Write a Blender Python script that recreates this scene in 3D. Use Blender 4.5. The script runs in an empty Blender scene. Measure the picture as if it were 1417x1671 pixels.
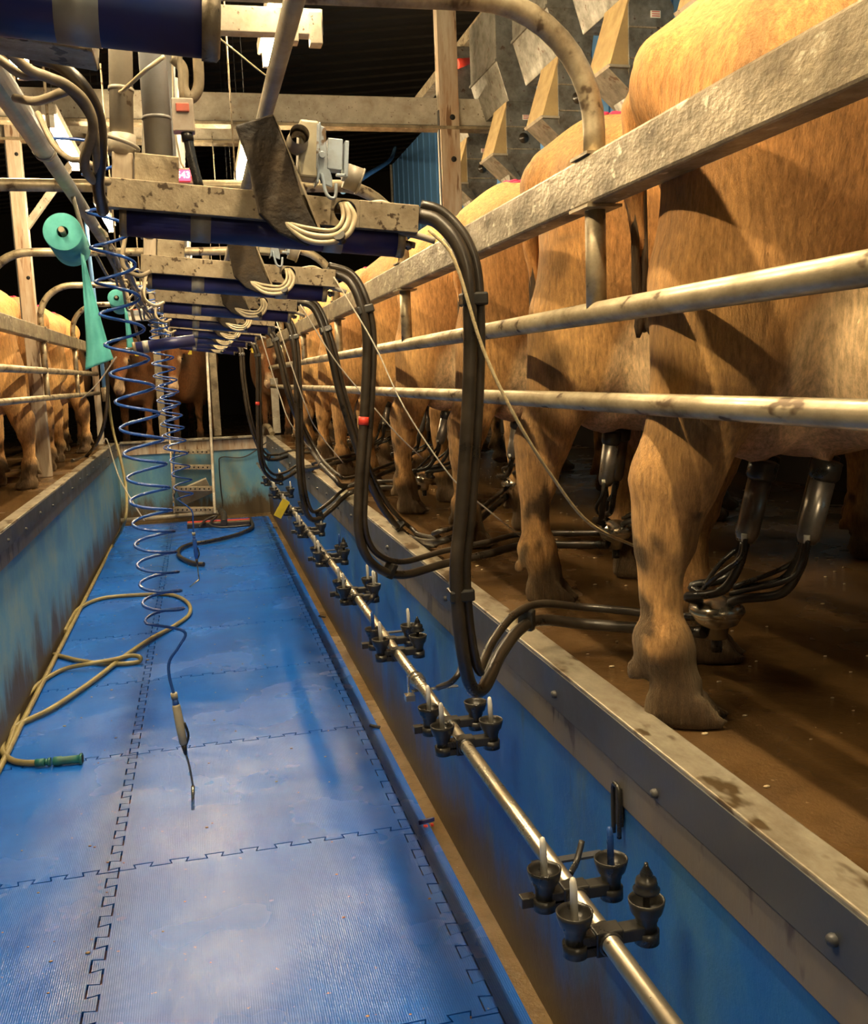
import bpy, bmesh, math, random
import numpy as np
from mathutils import Vector, Matrix
random.seed(7)
SC = bpy.context.scene
COL = SC.collection
# ------------------------------------------------------------------ camera
F_PX, YAW, PITCH, ROLL = 1587.6, 0.231565, 0.144602, -0.0386137
CAM = np.array([0.0, 0.0, 1.6])
def cam_axes():
    f = np.array([math.sin(YAW)*math.cos(PITCH), math.cos(YAW)*math.cos(PITCH), -math.sin(PITCH)])
    r = np.array([math.cos(YAW), -math.sin(YAW), 0.0]); u = np.cross(r, f)
    return r*math.cos(ROLL)+u*math.sin(ROLL), -r*math.sin(ROLL)+u*math.cos(ROLL), f
AR, AU, AF = cam_axes()
cd = bpy.data.cameras.new('camera'); cam = bpy.data.objects.new('camera', cd); COL.objects.link(cam)
cd.sensor_fit = 'HORIZONTAL'; cd.sensor_width = 36; cd.lens = 36*F_PX/1417; cd.clip_start = 0.05; cd.clip_end = 100
cam.matrix_world = Matrix(((AR[0], AU[0], -AF[0], CAM[0]), (AR[1], AU[1], -AF[1], CAM[1]), (AR[2], AU[2], -AF[2], CAM[2]), (0, 0, 0, 1)))
SC.camera = cam
def W(x, y, **k):
    """world point seen at a place of the photo, on the plane X=, Y= or Z="""
    d = AF*F_PX + AR*(x-708.5) - AU*(y-835.5)
    (a, v), = k.items(); i = 'XYZ'.index(a)
    return Vector(CAM + d*((v-CAM[i])/d[i]))
# ------------------------------------------------------------------ world, exposure
wd = bpy.data.worlds.new('world'); SC.world = wd; wd.use_nodes = True
wd.node_tree.nodes['Background'].inputs[0].default_value = (0.30, 0.34, 0.42, 1)
wd.node_tree.nodes['Background'].inputs[1].default_value = 0.05
SC.view_settings.view_transform = 'Standard'; SC.view_settings.look = 'None'
SC.view_settings.gamma = 1; SC.view_settings.use_curve_mapping = False
SC.view_settings.exposure = 2.35
LAMP = 62.0; LAMP_COL = (1.0, 0.78, 0.46, 1)
SC.cycles.max_bounces = 7; SC.cycles.diffuse_bounces = 4; SC.cycles.glossy_bounces = 3

# ------------------------------------------------------------------ materials
def new_mat(name):
    m = bpy.data.materials.new(name); m.use_nodes = True
    nt = m.node_tree; b = nt.nodes['Principled BSDF']; return m, nt, b
def N(nt, t, **k):
    n = nt.nodes.new(t)
    for a, v in k.items():
        if a in n.inputs: n.inputs[a].default_value = v
        else: setattr(n, a, v)
    return n
def ramp(nt, fac, stops):
    n = nt.nodes.new('ShaderNodeValToRGB'); e = n.color_ramp.elements
    e[0].position, e[0].color = stops[0][0], (*stops[0][1], 1) if len(stops[0][1]) == 3 else stops[0][1]
    e[1].position, e[1].color = stops[-1][0], (*stops[-1][1], 1)
    for p, c in stops[1:-1]:
        q = e.new(p); q.color = (*c, 1)
    nt.links.new(fac, n.inputs[0]); return n.outputs[0]
def noise(nt, co, scale, detail=5, rough=.6, stretch=None):
    L = nt.links
    if stretch:
        mp = nt.nodes.new('ShaderNodeMapping'); mp.inputs['Scale'].default_value = stretch; L.new(co, mp.inputs[0]); co = mp.outputs[0]
    n = N(nt, 'ShaderNodeTexNoise'); n.inputs['Scale'].default_value = scale; n.inputs['Detail'].default_value = detail; n.inputs['Roughness'].default_value = rough
    L.new(co, n.inputs['Vector']); return n.outputs[0]
def mixc(nt, fac, a, b, mode='MIX'):
    n = nt.nodes.new('ShaderNodeMix'); n.data_type = 'RGBA'; n.blend_type = mode
    for s, v in ((n.inputs['Factor'], fac), (n.inputs['A'] if False else n.inputs[6], a), (n.inputs[7], b)):
        if isinstance(v, (int, float)): s.default_value = v
        elif isinstance(v, tuple): s.default_value = (*v, 1) if len(v) == 3 else v
        else: nt.links.new(v, s)
    return n.outputs[2]
G3 = lambda a: (a, a, a)
def bump(nt, b, h, strength, dist, prev=None):
    n = nt.nodes.new('ShaderNodeBump'); n.inputs['Strength'].default_value = strength; n.inputs['Distance'].default_value = dist
    nt.links.new(h, n.inputs['Height'])
    if prev is not None: nt.links.new(prev, n.inputs['Normal'])
    nt.links.new(n.outputs[0], b.inputs['Normal']); return n.outputs[0]
def pm(name, c1, c2=None, scale=8, rough=.5, metal=0, bs=.3, bd=.002, bscale=60, spots=None, spot_scale=40, spot_lo=.62, stretch=None, spec=.5, rvar=.15):
    m, nt, b = new_mat(name); co = nt.nodes.new('ShaderNodeTexCoord').outputs['Object']
    c2 = c2 or tuple(x*.6 for x in c1)
    n1 = noise(nt, co, scale, 6, .65, stretch)
    col = ramp(nt, n1, [(.35, c1), (.68, c2)])
    if spots:
        n2 = noise(nt, co, spot_scale, 3, .5, stretch)
        f = ramp(nt, n2, [(spot_lo, G3(0)), (spot_lo+.05, G3(1))]); col = mixc(nt, f, col, spots)
    nt.links.new(col, b.inputs['Base Color'])
    r = ramp(nt, n1, [(.3, G3(max(.03, rough-rvar))), (.7, G3(min(1, rough+rvar)))]); nt.links.new(r, b.inputs['Roughness'])
    b.inputs['Metallic'].default_value = metal; b.inputs['Specular IOR Level'].default_value = spec
    if bs: bump(nt, b, noise(nt, co, bscale, 5, .6, stretch), bs, bd)
    return m
def emis(name, c, s):
    m, nt, b = new_mat(name); b.inputs['Base Color'].default_value = (*c[:3], 1); b.inputs['Emission Color'].default_value = (*c[:3], 1); b.inputs['Emission Strength'].default_value = s; return m
M = {}
M['galv'] = pm('dirty_galvanised_steel', (.42, .35, .24), (.20, .15, .09), 16, .45, .35, .6, .0016, 120, (.07, .045, .025), 60, .60)
M['galv_light'] = pm('pale_galvanised_steel', (.50, .46, .38), (.30, .25, .18), 9, .45, .35, .25, .001, 90, (.10, .06, .035), 60, .66)
M['rail'] = pm('worn_rail_steel', (.50, .42, .28), (.16, .12, .07), 11, .42, .5, .5, .0015, 45, (.09, .06, .035), 22, .62, (1, .5, 1))
M['beam'] = pm('grimy_beam_steel', (.33, .27, .175), (.10, .075, .045), 10, .42, .4, .8, .004, 70, (.50, .45, .34), 26, .64, (1, .6, 1))
M['capsteel'] = pm('worn_kerb_cap', (.46, .42, .32), (.17, .13, .085), 9, .4, .45, .6, .002, 55, (.10, .065, .03), 14, .58, (1, .5, 1))
M['flange'] = pm('dark_flange_steel', (.055, .058, .065), (.095, .09, .085), 5, .45, .3, .3, .001, 60)
M['postwood'] = pm('rust_streaked_post', (.52, .46, .36), (.30, .19, .11), 6, .6, .2, .5, .0015, 60, (.16, .085, .04), 14, .60, (2, 2, .25))
M['pvc'] = pm('dusty_plastic_pipe', (.38, .345, .28), (.22, .18, .13), 6, .5, 0, .15, .001, 60, (.12, .08, .05), 50, .7)
M['pvcgrey'] = pm('bluish_grey_pipe', (.26, .27, .29), (.19, .17, .15), 6, .45, 0, .15, .001, 60)
M['bluecyl'] = pm('dark_blue_cylinder_paint', (.012, .022, .16), (.03, .03, .09), 6, .35, 0, .1, .0008, 60, (.15, .12, .09), 50, .72)
M['strap'] = pm('grey_clamp_band', (.40, .41, .40), (.28, .26, .22), 10, .5, .3, .2, .001, 70)
M['hose'] = pm('black_rubber_hose', (.016, .013, .010), (.045, .033, .020), 9, .36, 0, .2, .001, 60, spec=.6)
M['rubber'] = pm('black_rubber', (.016, .015, .014), (.03, .027, .022), 12, .32, 0, .15, .0006, 60, spec=.6)
M['flap'] = pm('dirty_rubber_flap', (.012, .009, .007), (.055, .035, .016), 12, .75, 0, 1.0, .006, 35)
M['tanhose'] = pm('yellowed_plastic_tube', (.58, .50, .34), (.40, .31, .18), 9, .35, 0, .1, .0008, 60)
M['olive'] = pm('olive_rubber_hose', (.30, .25, .10), (.17, .13, .06), 6, .4, 0, .15, .001, 70)
M['cable'] = pm('dusty_cable', (.38, .31, .21), (.13, .10, .06), 9, .55, 0, .2, .001, 60)
M['blackcable'] = pm('black_cable', (.02, .02, .02), (.04, .035, .03), 9, .45, 0, 0)
M['coil'] = pm('blue_air_hose', (.025, .10, .42), (.02, .07, .30), 9, .25, 0, 0, spec=.7)
M['steel'] = pm('stainless_steel', (.62, .58, .50), (.40, .34, .25), 12, .22, .9, .12, .0006, 70, rvar=.08)
M['jetpipe'] = pm('stainless_wash_pipe', (.62, .56, .46), (.36, .30, .22), 8, .30, .85, .12, .0004, 40, (.16, .12, .08), 30, .66, rvar=.1)
M['shell'] = pm('dulled_steel_shell', (.30, .28, .25), (.15, .13, .11), 10, .35, .7, .1, .0006, 60)
M['white'] = pm('white_plastic', (.80, .78, .70), (.62, .58, .48), 12, .35, 0, 0)
M['bluerod'] = pm('blue_plastic', (.03, .09, .33), (.02, .07, .25), 12, .3, 0, 0)
M['yellow'] = pm('yellow_tag_plastic', (.78, .62, .03), (.6, .45, .03), 12, .4, 0, 0)
M['red'] = pm('red_tape', (.75, .055, .03), (.55, .04, .02), 12, .5, 0, 0)
M['turq'] = pm('turquoise_paper', (.13, .55, .54), (.10, .47, .46), 30, .85, 0, .3, .001, 200)
M['teal'] = pm('green_teal_plastic', (.015, .16, .13), (.02, .10, .08), 12, .4, 0, .1)
M['handle'] = pm('cream_handle_plastic', (.42, .38, .27), (.28, .24, .16), 12, .4, 0, .1)
M['bluesheet'] = pm('blue_coated_sheet', (.15, .36, .70), (.11, .28, .58), 2, .45, 0, .1, .001, 30, stretch=(1, 1, .2))
M['hopper'] = pm('weathered_zinc_sheet', (.25, .235, .20), (.10, .088, .068), 12, .5, .5, .3, .001, 60, (.10, .06, .035), 20, .63)
M['hoppertan'] = pm('tan_board_panel', (.42, .30, .13), (.30, .20, .09), 12, .6, 0, .3, .001, 60)
M['cardbox'] = pm('grey_control_box', (.42, .38, .32), (.28, .22, .17), 12, .5, 0, .2)
M['bracket'] = pm('pale_blue_grey_casting', (.36, .43, .50), (.22, .21, .20), 14, .45, .3, .3, .001, 60, (.14, .09, .05), 40, .64)
M['rope'] = pm('pale_rope', (.70, .58, .33), (.5, .38, .2), 60, .9, 0, 1, .003, 300)
M['wire'] = pm('pale_string', (.62, .58, .48), (.45, .38, .3), 60, .8, 0, 0)
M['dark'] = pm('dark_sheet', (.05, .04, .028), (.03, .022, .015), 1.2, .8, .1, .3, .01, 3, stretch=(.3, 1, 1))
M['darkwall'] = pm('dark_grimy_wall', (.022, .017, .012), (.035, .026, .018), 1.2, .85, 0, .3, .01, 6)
M['pink'] = pm('magenta_marker_paint', (.80, .05, .16), (.55, .04, .1), 20, .8, 0, .5, .003, 90)
M['redlabel'] = pm('faded_red_button', (.60, .12, .08), (.42, .12, .08), 20, .5, 0, 0)
M['displayred'] = emis('red_led_screen', (1, .04, .08), 1.1)
M['led'] = emis('led_digits', (1, .62, .62), 3.0)
M['tube'] = emis('fluorescent_tube', LAMP_COL, LAMP)
M['black'] = pm('black_void', (.006, .005, .004), (.006, .005, .004), 1, .9, 0, 0)
M['board'] = pm('dirty_white_board', (.42, .39, .32), (.28, .24, .18), 8, .6, 0, .2)
M['debris'] = pm('pale_straw_bits', (.55, .45, .28), (.3, .2, .1), 30, .8, 0, 0)

def mat_pitwall():
    m, nt, b = new_mat('peeling_blue_pit_paint'); L = nt.links
    co = nt.nodes.new('ShaderNodeTexCoord').outputs['Object']
    n1 = noise(nt, co, 2.2, 8, .7, (1, 1, .45)); base = ramp(nt, n1, [(.36, (.010, .085, .33)), (.52, (.016, .11, .34)), (.66, (.05, .15, .26))])
    n2 = noise(nt, co, 5, 8, .75, (1, 1, .35)); f2 = ramp(nt, n2, [(.56, G3(0)), (.66, G3(.75))])
    base = mixc(nt, f2, base, (.11, .17, .19))
    sep = nt.nodes.new('ShaderNodeSeparateXYZ'); L.new(co, sep.inputs[0])
    mr = nt.nodes.new('ShaderNodeMapRange'); L.new(sep.outputs[2], mr.inputs[0]); mr.inputs[1].default_value = .0; mr.inputs[2].default_value = .50; mr.inputs[3].default_value = .42; mr.inputs[4].default_value = -.12
    n3 = noise(nt, co, 3, 6, .7, (1, 1, .35)); ad = nt.nodes.new('ShaderNodeMath'); ad.operation = 'ADD'; L.new(mr.outputs[0], ad.inputs[0]); L.new(n3, ad.inputs[1])
    f3 = ramp(nt, ad.outputs[0], [(.56, G3(0)), (.80, G3(1))]); base = mixc(nt, f3, base, (.085, .058, .026))
    n4 = noise(nt, co, 9, 6, .7, (1, 1, .15)); f4 = ramp(nt, n4, [(.60, G3(0)), (.70, G3(.6))]); base = mixc(nt, f4, base, (.05, .045, .035))
    L.new(base, b.inputs['Base Color']); b.inputs['Roughness'].default_value = .38; b.inputs['Specular IOR Level'].default_value = .4
    bump(nt, b, noise(nt, co, 22, 8, .7), .5, .004); return m
M['pitwall'] = mat_pitwall()
def mat_faded():
    m, nt, b = new_mat('faded_teal_pit_paint'); L = nt.links
    co = nt.nodes.new('ShaderNodeTexCoord').outputs['Object']
    n1 = noise(nt, co, 2.4, 9, .75, (1, .6, .5)); base = ramp(nt, n1, [(.34, (.06, .19, .36)), (.48, (.10, .26, .38)), (.60, (.20, .30, .30)), (.72, (.28, .26, .19))])
    sep = nt.nodes.new('ShaderNodeSeparateXYZ'); L.new(co, sep.inputs[0])
    mr = nt.nodes.new('ShaderNodeMapRange'); L.new(sep.outputs[2], mr.inputs[0]); mr.inputs[2].default_value = .45; mr.inputs[3].default_value = .40; mr.inputs[4].default_value = -.12
    n3 = noise(nt, co, 4, 6, .7, (1, 1, .35)); ad = nt.nodes.new('ShaderNodeMath'); ad.operation = 'ADD'; L.new(mr.outputs[0], ad.inputs[0]); L.new(n3, ad.inputs[1])
    f3 = ramp(nt, ad.outputs[0], [(.56, G3(0)), (.78, G3(1))]); base = mixc(nt, f3, base, (.075, .055, .03))
    L.new(base, b.inputs['Base Color']); b.inputs['Roughness'].default_value = .55
    bump(nt, b, noise(nt, co, 26, 8, .7, (1, 1, .3)), .5, .004); return m
M['faded'] = mat_faded()
def mat_mat():
    m, nt, b = new_mat('ribbed_blue_foam'); L = nt.links
    co = nt.nodes.new('ShaderNodeTexCoord').outputs['Object']
    n1 = noise(nt, co, 2.5, 5, .6); c = ramp(nt, n1, [(.3, (.004, .085, .46)), (.7, (.008, .130, .60))])
    n2 = noise(nt, co, 7, 7, .75); c = mixc(nt, ramp(nt, n2, [(.70, G3(0)), (.80, G3(.25))]), c, (.06, .22, .52))
    n3 = noise(nt, co, 45, 4, .6); c = mixc(nt, ramp(nt, n3, [(.70, G3(0)), (.74, G3(.8))]), c, (.22, .24, .22))
    L.new(c, b.inputs['Base Color'])
    n5 = noise(nt, co, 1.7, 4, .55); L.new(ramp(nt, n5, [(.32, G3(.14)), (.72, G3(.36))]), b.inputs['Roughness']); b.inputs['Specular IOR Level'].default_value = .5
    wv = nt.nodes.new('ShaderNodeTexWave'); wv.bands_direction = 'X'; wv.inputs['Scale'].default_value = 52; wv.inputs['Distortion'].default_value = .3; L.new(co, wv.inputs[0])
    p = bump(nt, b, wv.outputs[1], .20, .0012); p = bump(nt, b, noise(nt, co, 55, 6, .75), .45, .0012, p); bump(nt, b, noise(nt, co, 3.2, 3, .5), .35, .03, p); return m
M['mat'] = mat_mat()
def mat_wet(name, c1, c2, sc):
    m, nt, b = new_mat(name); L = nt.links
    co = nt.nodes.new('ShaderNodeTexCoord').outputs['Object']
    n1 = noise(nt, co, sc, 8, .7); c = ramp(nt, n1, [(.35, c1), (.65, c2)])
    n3 = noise(nt, co, 55, 3, .5); c = mixc(nt, ramp(nt, n3, [(.72, G3(0)), (.75, G3(.7))]), c, (.35, .27, .15))
    L.new(c, b.inputs['Base Color']); L.new(ramp(nt, noise(nt, co, 2.0, 4, .6), [(.40, G3(.07)), (.62, G3(.36))]), b.inputs['Roughness'])
    b.inputs['Specular IOR Level'].default_value = .6
    p = bump(nt, b, noise(nt, co, 28, 8, .7), .6, .006); bump(nt, b, noise(nt, co, 140, 3, .6), .4, .002, p); return m
M['wet'] = mat_wet('wet_dungy_concrete', (.055, .028, .009), (.13, .072, .026), 3.5)
M['gutter'] = mat_wet('stained_pit_concrete', (.14, .085, .03), (.22, .14, .06), 5)
def mat_cow():
    m, nt, b = new_mat('golden_cow_coat'); L = nt.links
    co = nt.nodes.new('ShaderNodeTexCoord').outputs['Object']
    at = nt.nodes.new('ShaderNodeAttribute'); at.attribute_name = 'coat'
    n1 = noise(nt, co, 6, 6, .65, (1, 1, .7)); c = mixc(nt, 1.0, at.outputs[0], ramp(nt, n1, [(.3, (.72, .66, .6)), (.7, (1.18, 1.14, 1.05))]), 'MULTIPLY')
    nf = noise(nt, co, 42, 6, .75, (2.2, 2.2, .45)); c = mixc(nt, 1.0, c, ramp(nt, nf, [(.34, (.55, .50, .44)), (.66, (1.3, 1.28, 1.22))]), 'MULTIPLY')
    d1 = noise(nt, co, 16, 7, .8, (1, 1, .6)); c = mixc(nt, ramp(nt, d1, [(.66, G3(0)), (.72, G3(.75))]), c, (.10, .06, .03))
    L.new(c, b.inputs['Base Color']); b.inputs['Roughness'].default_value = .62; b.inputs['Specular IOR Level'].default_value = .25
    b.inputs['Sheen Weight'].default_value = .25; b.inputs['Sheen Tint'].default_value = (1, .8, .5, 1)
    p = bump(nt, b, nf, .9, .010); bump(nt, b, noise(nt, co, 110, 3, .6, (2.4, 2.4, .5)), .5, .003, p); return m
M['cow'] = mat_cow()
M['switch'] = pm('muddy_tail_hair', (.055, .035, .018), (.14, .09, .045), 30, .9, 0, 1, .01, 80, stretch=(2, 2, .3))
M['eye'] = pm('dark_eye', (.006, .004, .003), (.01, .006, .004), 5, .1, 0, 0)

# ------------------------------------------------------------------ mesh builder
class MB:
    def __init__(s): s.v = []; s.f = []; s.sm = []
    def add(s, vs, fs, smooth=False):
        o = len(s.v); s.v += [tuple(v) for v in vs]; s.f += [tuple(i+o for i in f) for f in fs]; s.sm += [smooth]*len(fs); return s
    def box(s, c, d, rot=None):
        c = Vector(c); R = rot.to_matrix() if hasattr(rot, 'to_matrix') else (rot or Matrix.Identity(3))
        vs = [c + R @ Vector((x*d[0]/2, y*d[1]/2, z*d[2]/2)) for x in (-1, 1) for y in (-1, 1) for z in (-1, 1)]
        return s.add(vs, [(0, 1, 3, 2), (4, 6, 7, 5), (0, 4, 5, 1), (2, 3, 7, 6), (0, 2, 6, 4), (1, 5, 7, 3)])
    def bar(s, a, b, w, h, up=(0, 0, 1)):
        a, b = Vector(a), Vector(b); t = (b-a).normalized(); u = Vector(up); x = t.cross(u).normalized(); u = x.cross(t)
        R = Matrix((x, t, u)).transposed(); return s.box((a+b)/2, (w, (b-a).length, h), R)
    def tube(s, pts, r, seg=10, caps=True, closed=False):
        pts = [Vector(p) for p in pts]; n = len(pts); rr = r if isinstance(r, (list, tuple)) else [r]*n
        t = [(pts[min(i+1, n-1)]-pts[max(i-1, 0)]).normalized() for i in range(n)]
        ref = Vector((0, 0, 1)) if abs(t[0].z) < .9 else Vector((1, 0, 0)); x = t[0].cross(ref).normalized(); vs = []
        for i in range(n):
            x = (x - t[i]*x.dot(t[i])).normalized(); y = t[i].cross(x)
            for j in range(seg):
                a = 2*math.pi*j/seg; vs.append(pts[i] + (x*math.cos(a)+y*math.sin(a))*rr[i])
        fs = [(i*seg+j, i*seg+(j+1) % seg, (i+1)*seg+(j+1) % seg, (i+1)*seg+j) for i in range(n-1) for j in range(seg)]
        s.add(vs, fs, True)
        if caps: o = len(s.v)-len(vs); s.f += [tuple(o+j for j in reversed(range(seg))), tuple(o+(n-1)*seg+j for j in range(seg))]; s.sm += [False]*2
        return s
    def lathe(s, prof, o=(0, 0, 0), axis=(0, 0, 1), seg=24):
        o = Vector(o); q = Vector((0, 0, 1)).rotation_difference(Vector(axis).normalized())
        vs = [o + q @ Vector((r*math.cos(2*math.pi*j/seg), r*math.sin(2*math.pi*j/seg), z)) for r, z in prof for j in range(seg)]
        fs = [(i*seg+j, i*seg+(j+1) % seg, (i+1)*seg+(j+1) % seg, (i+1)*seg+j) for i in range(len(prof)-1) for j in range(seg)]
        return s.add(vs, fs, True)
    def ball(s, c, r, seg=12):
        r = Vector(r) if hasattr(r, '__len__') else Vector((r, r, r)); c = Vector(c); vs = []; n = seg//2
        for i in range(n+1):
            p = math.pi*i/n
            for j in range(seg): a = 2*math.pi*j/seg; vs.append(c+Vector((r.x*math.sin(p)*math.cos(a), r.y*math.sin(p)*math.sin(a), r.z*math.cos(p))))
        return s.add(vs, [(i*seg+j, (i+1)*seg+j, (i+1)*seg+(j+1) % seg, i*seg+(j+1) % seg) for i in range(n) for j in range(seg)], True)
    def prism(s, poly, z0, z1, fn=None):
        """poly: 2-D outline extruded; fn maps (a,b,h) to a 3-D point"""
        fn = fn or (lambda a, b, h: (a, b, h)); n = len(poly)
        vs = [fn(a, b, z0) for a, b in poly]+[fn(a, b, z1) for a, b in poly]
        return s.add(vs, [tuple(reversed(range(n))), tuple(range(n, 2*n))]+[(i, (i+1) % n, n+(i+1) % n, n+i) for i in range(n)])
    def build(s, name, m, parent=None, bevel=0, recalc=True):
        me = bpy.data.meshes.new(name); me.from_pydata(s.v, [], s.f)
        me.polygons.foreach_set('use_smooth', s.sm)
        if recalc:
            b = bmesh.new(); b.from_mesh(me); bmesh.ops.recalc_face_normals(b, faces=b.faces); b.to_mesh(me); b.free()
        me.materials.append(M[m]); o = bpy.data.objects.new(name, me); COL.objects.link(o)
        if parent: o.parent = parent
        if bevel:
            md = o.modifiers.new('bevel', 'BEVEL'); md.width = bevel; md.segments = 2; md.limit_method = 'ANGLE'; md.angle_limit = .7
        return o
def tag(o, label=None, cat=None, group=None, kind=None):
    for k, v in (('label', label), ('category', cat), ('group', group), ('kind', kind)):
        if v: o[k] = v
    return o
def thing(name, label, cat, loc=(0, 0, 0), rz=0, group=None):
    o = bpy.data.objects.new(name, None); COL.objects.link(o); o.location = loc; o.rotation_euler = (0, 0, rz); o.empty_display_size = .05
    return tag(o, label, cat, group)
def struct(o): return tag(o, kind='structure')
def copy_tree(o, parent=None):
    c = o.copy(); COL.objects.link(c); c.parent = parent
    for ch in list(o.children): copy_tree(ch, c)
    return c
def spline(pts, n=8):
    P = [Vector(p) for p in pts]; P = [2*P[0]-P[1]]+P+[2*P[-1]-P[-2]]; out = []
    for i in range(1, len(P)-2):
        a, b, c, d = P[i-1:i+3]
        for k in range(n):
            t = k/n; out.append(.5*((2*b)+(c-a)*t+(2*a-5*b+4*c-d)*t*t+(3*b-a-3*c+d)*t**3))
    return out+[P[-2]]
def rebase(o, parent, world_pts):
    return [Vector(p)-Vector(parent.location) for p in world_pts]

# ------------------------------------------------------------------ the setting
XR, XL, ZP, YB = .744, -.951, .90, 11.7
struct(MB().box((-.10, 3.4, -.06), (1.78, 16.8, .1)).build('floor', 'gutter'))
for side, x0, x1, y0, y1 in (('right', XR+.02, 3.3, -4.4, 11.9), ('left', -7.0, XL-.02, -4.4, 11.9), ('back', -7.0, 6.0, 11.9, 22)):
    z = ZP if side != 'back' else .80
    struct(MB().box(((x0+x1)/2, (y0+y1)/2, z-.05), (x1-x0, y1-y0, .1)).build('floor_platform_'+side, 'wet'))
struct(MB().box((XR+.05, 3.6, .42), (.1, 16.2, .86)).build('wall_pit_right', 'pitwall'))
struct(MB().box((XL-.05, 3.6, .42), (.1, 16.2, .86)).build('wall_pit_left', 'faded'))
struct(MB().box((-.10, YB+.1, .38), (1.9, .2, .78)).build('wall_pit_back', 'faded'))
struct(MB().box((-.10, -4.5, .42), (1.9, .2, .86)).build('wall_pit_front', 'pitwall'))
def band_mat():
    M['band'] = pm('grey_kerb_concrete', (.10, .095, .09), (.16, .13, .10), 6, .55, 0, .5, .003, 30, (.05, .04, .035), 14, .6, (1, 1, .4))
band_mat()
struct(MB().box((XR+.046, 3.6, .80), (.1, 16.2, .09)).build('trim_1', 'band'))
struct(MB().box((XL-.046, 3.6, .80), (.1, 16.2, .09)).build('trim_2', 'band'))
struct(MB().box((-.10, YB+.08, .83), (1.9, .2, .13)).build('trim_3', 'postwood'))
for nm, sx, lab in (('right', 1, 'grey steel kerb cap along right edge of pit, under the near cow hooves'), ('left', -1, 'brown-stained steel kerb cap along left edge of the pit')):
    x = XR if sx > 0 else XL
    t = thing('kerb_cap', lab, 'kerb', (x, 3.5, ZP))
    o = MB().box((sx*.030, 0, .022), (.070, 16.0, .012)).build('top_plate', 'capsteel', t, .003)
    MB().box((-sx*.004, 0, -.025), (.006, 16.0, .09)).build('face_flange', 'flange', t, .001)
    for k in range(26):
        yy = -1.9+k*.5-3.5+.9
        if yy > 8: break
        MB().lathe([(0, .010), (.007, .009), (.009, .004), (.009, 0)], (-sx*.007, yy, -.035-.02*(k % 2)), (-sx, 0, 0), 8).build('bolt', 'flange', t)
tag(MB().box((-.10, YB-.02, .912), (1.62, .1, .025)).build('kerb_cap', 'capsteel', bevel=.003), 'pale steel ledge capping the far end wall of the pit', 'kerb')
# shed shell
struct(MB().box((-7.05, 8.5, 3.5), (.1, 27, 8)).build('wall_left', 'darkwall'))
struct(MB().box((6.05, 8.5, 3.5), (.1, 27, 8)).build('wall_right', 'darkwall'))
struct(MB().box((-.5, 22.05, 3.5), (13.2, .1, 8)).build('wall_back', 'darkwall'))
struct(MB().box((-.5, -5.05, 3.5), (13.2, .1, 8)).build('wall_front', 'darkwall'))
c = MB()
for k in range(68):
    y = -5+k*.4; c.bar((-7.1, y, 4.7), (6.1, y, 6.2), .2, .05); c.bar((-7.1, y+.2, 4.73), (6.1, y+.2, 6.23), .2, .05)
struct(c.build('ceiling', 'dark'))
# blue sheet wall on the right, corrugated slightly, far end chamfered
XW = 3.2
struct(MB().box((XW+.06, 5.6, 1.45), (.1, 20, 1.34)).build('wall_stall_right', 'darkwall'))
t = thing('wall_panel', 'sky-blue sheet metal wall behind the feed hoppers on the right', 'wall panel', (XW, 0, 2.1))
ys = np.arange(-4.0, 15.4, .34)
for i, y in enumerate(ys):
    yb = min(y+.336, 15.5); zt = 2.7
    def top(y): return zt
    b = MB(); vs = []
    for yy in (y, yb):
        for zz in (0, top(yy)):
            for xx in (0, .03): vs.append((xx, yy, zz))
    b.add(vs, [(0, 1, 3, 2), (4, 6, 7, 5), (0, 4, 5, 1), (2, 3, 7, 6), (0, 2, 6, 4), (1, 5, 7, 3)])
    b.box((-.006, y+.01, top(y)/2), (.012, .02, top(y)-.01)); b.build('sheet', 'bluesheet', t)
MB().bar((-.02, 15.52, -.2), (-.02, 15.52, 2.7), .03, .03, (0, 1, 0)).build('end_post', 'galv_light', t)

# ------------------------------------------------------------------ mats with jigsaw edges
def teeth(a, b, n, amp, flip, e=0.):
    """trapezoid jigsaw line from a to b (2-D)"""
    a, b = Vector(a), Vector(b); d = (b-a); L = d.length; u = d/L; w = Vector((-u.y, u.x))*flip; out = []; p = L/n
    for k in range(n):
        s = k*p
        for q, h, k_ in ((.20, 0, -1), (.14, 1, -1), (.66, 1, 1), (.60, 0, 1)): out.append(tuple(a+u*(s+q*p+e*k_)+w*amp*h))
    return [tuple(a)]+out
XM, XE, X2 = -.365, .625, -.925
rows = [.10, 1.12, 2.14, 3.18, 4.22, 5.28, 6.31, 7.34, 8.30, 9.30, 10.30, 11.30]
def line_y(x, y0, y1, g): return [(a+g, min(max(b, y0+abs(g)), y1-abs(g))) for a, b in teeth((x, y0), (x, y1), int(round((y1-y0)/.115)), .034, 1, -g)+[(x, y1)]]
def line_x(y, x0, x1, g): return [(min(max(a, x0+abs(g)), x1-abs(g)), b+g) for a, b in teeth((x0+.03, y), (x1-.03, y), int(round((x1-x0)/.12)), .026, 1, g)]
def mat_outline(x0, x1, y0, y1, left, g=.0028):
    o = line_x(y0, x0, x1, g) if y0 > .3 else []
    o = [q for q in o if x0+.02 < q[0] < x1-.02]
    right = line_y(x1, y0, y1, -g)
    top = [q for q in line_x(y1, x0, x1, -g) if x0+.02 < q[0] < x1-.02] if y1 < 11 else []
    lf = line_y(x0, y0, y1, g) if left else [(x0, y0+g), (x0, y1-g)]
    return o+right+top[::-1]+lf[::-1]
mlabels = ['nearest', 'second nearest', 'third', 'fourth', 'fifth', 'sixth', 'seventh', 'eighth', 'ninth', 'tenth', 'farthest']
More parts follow.
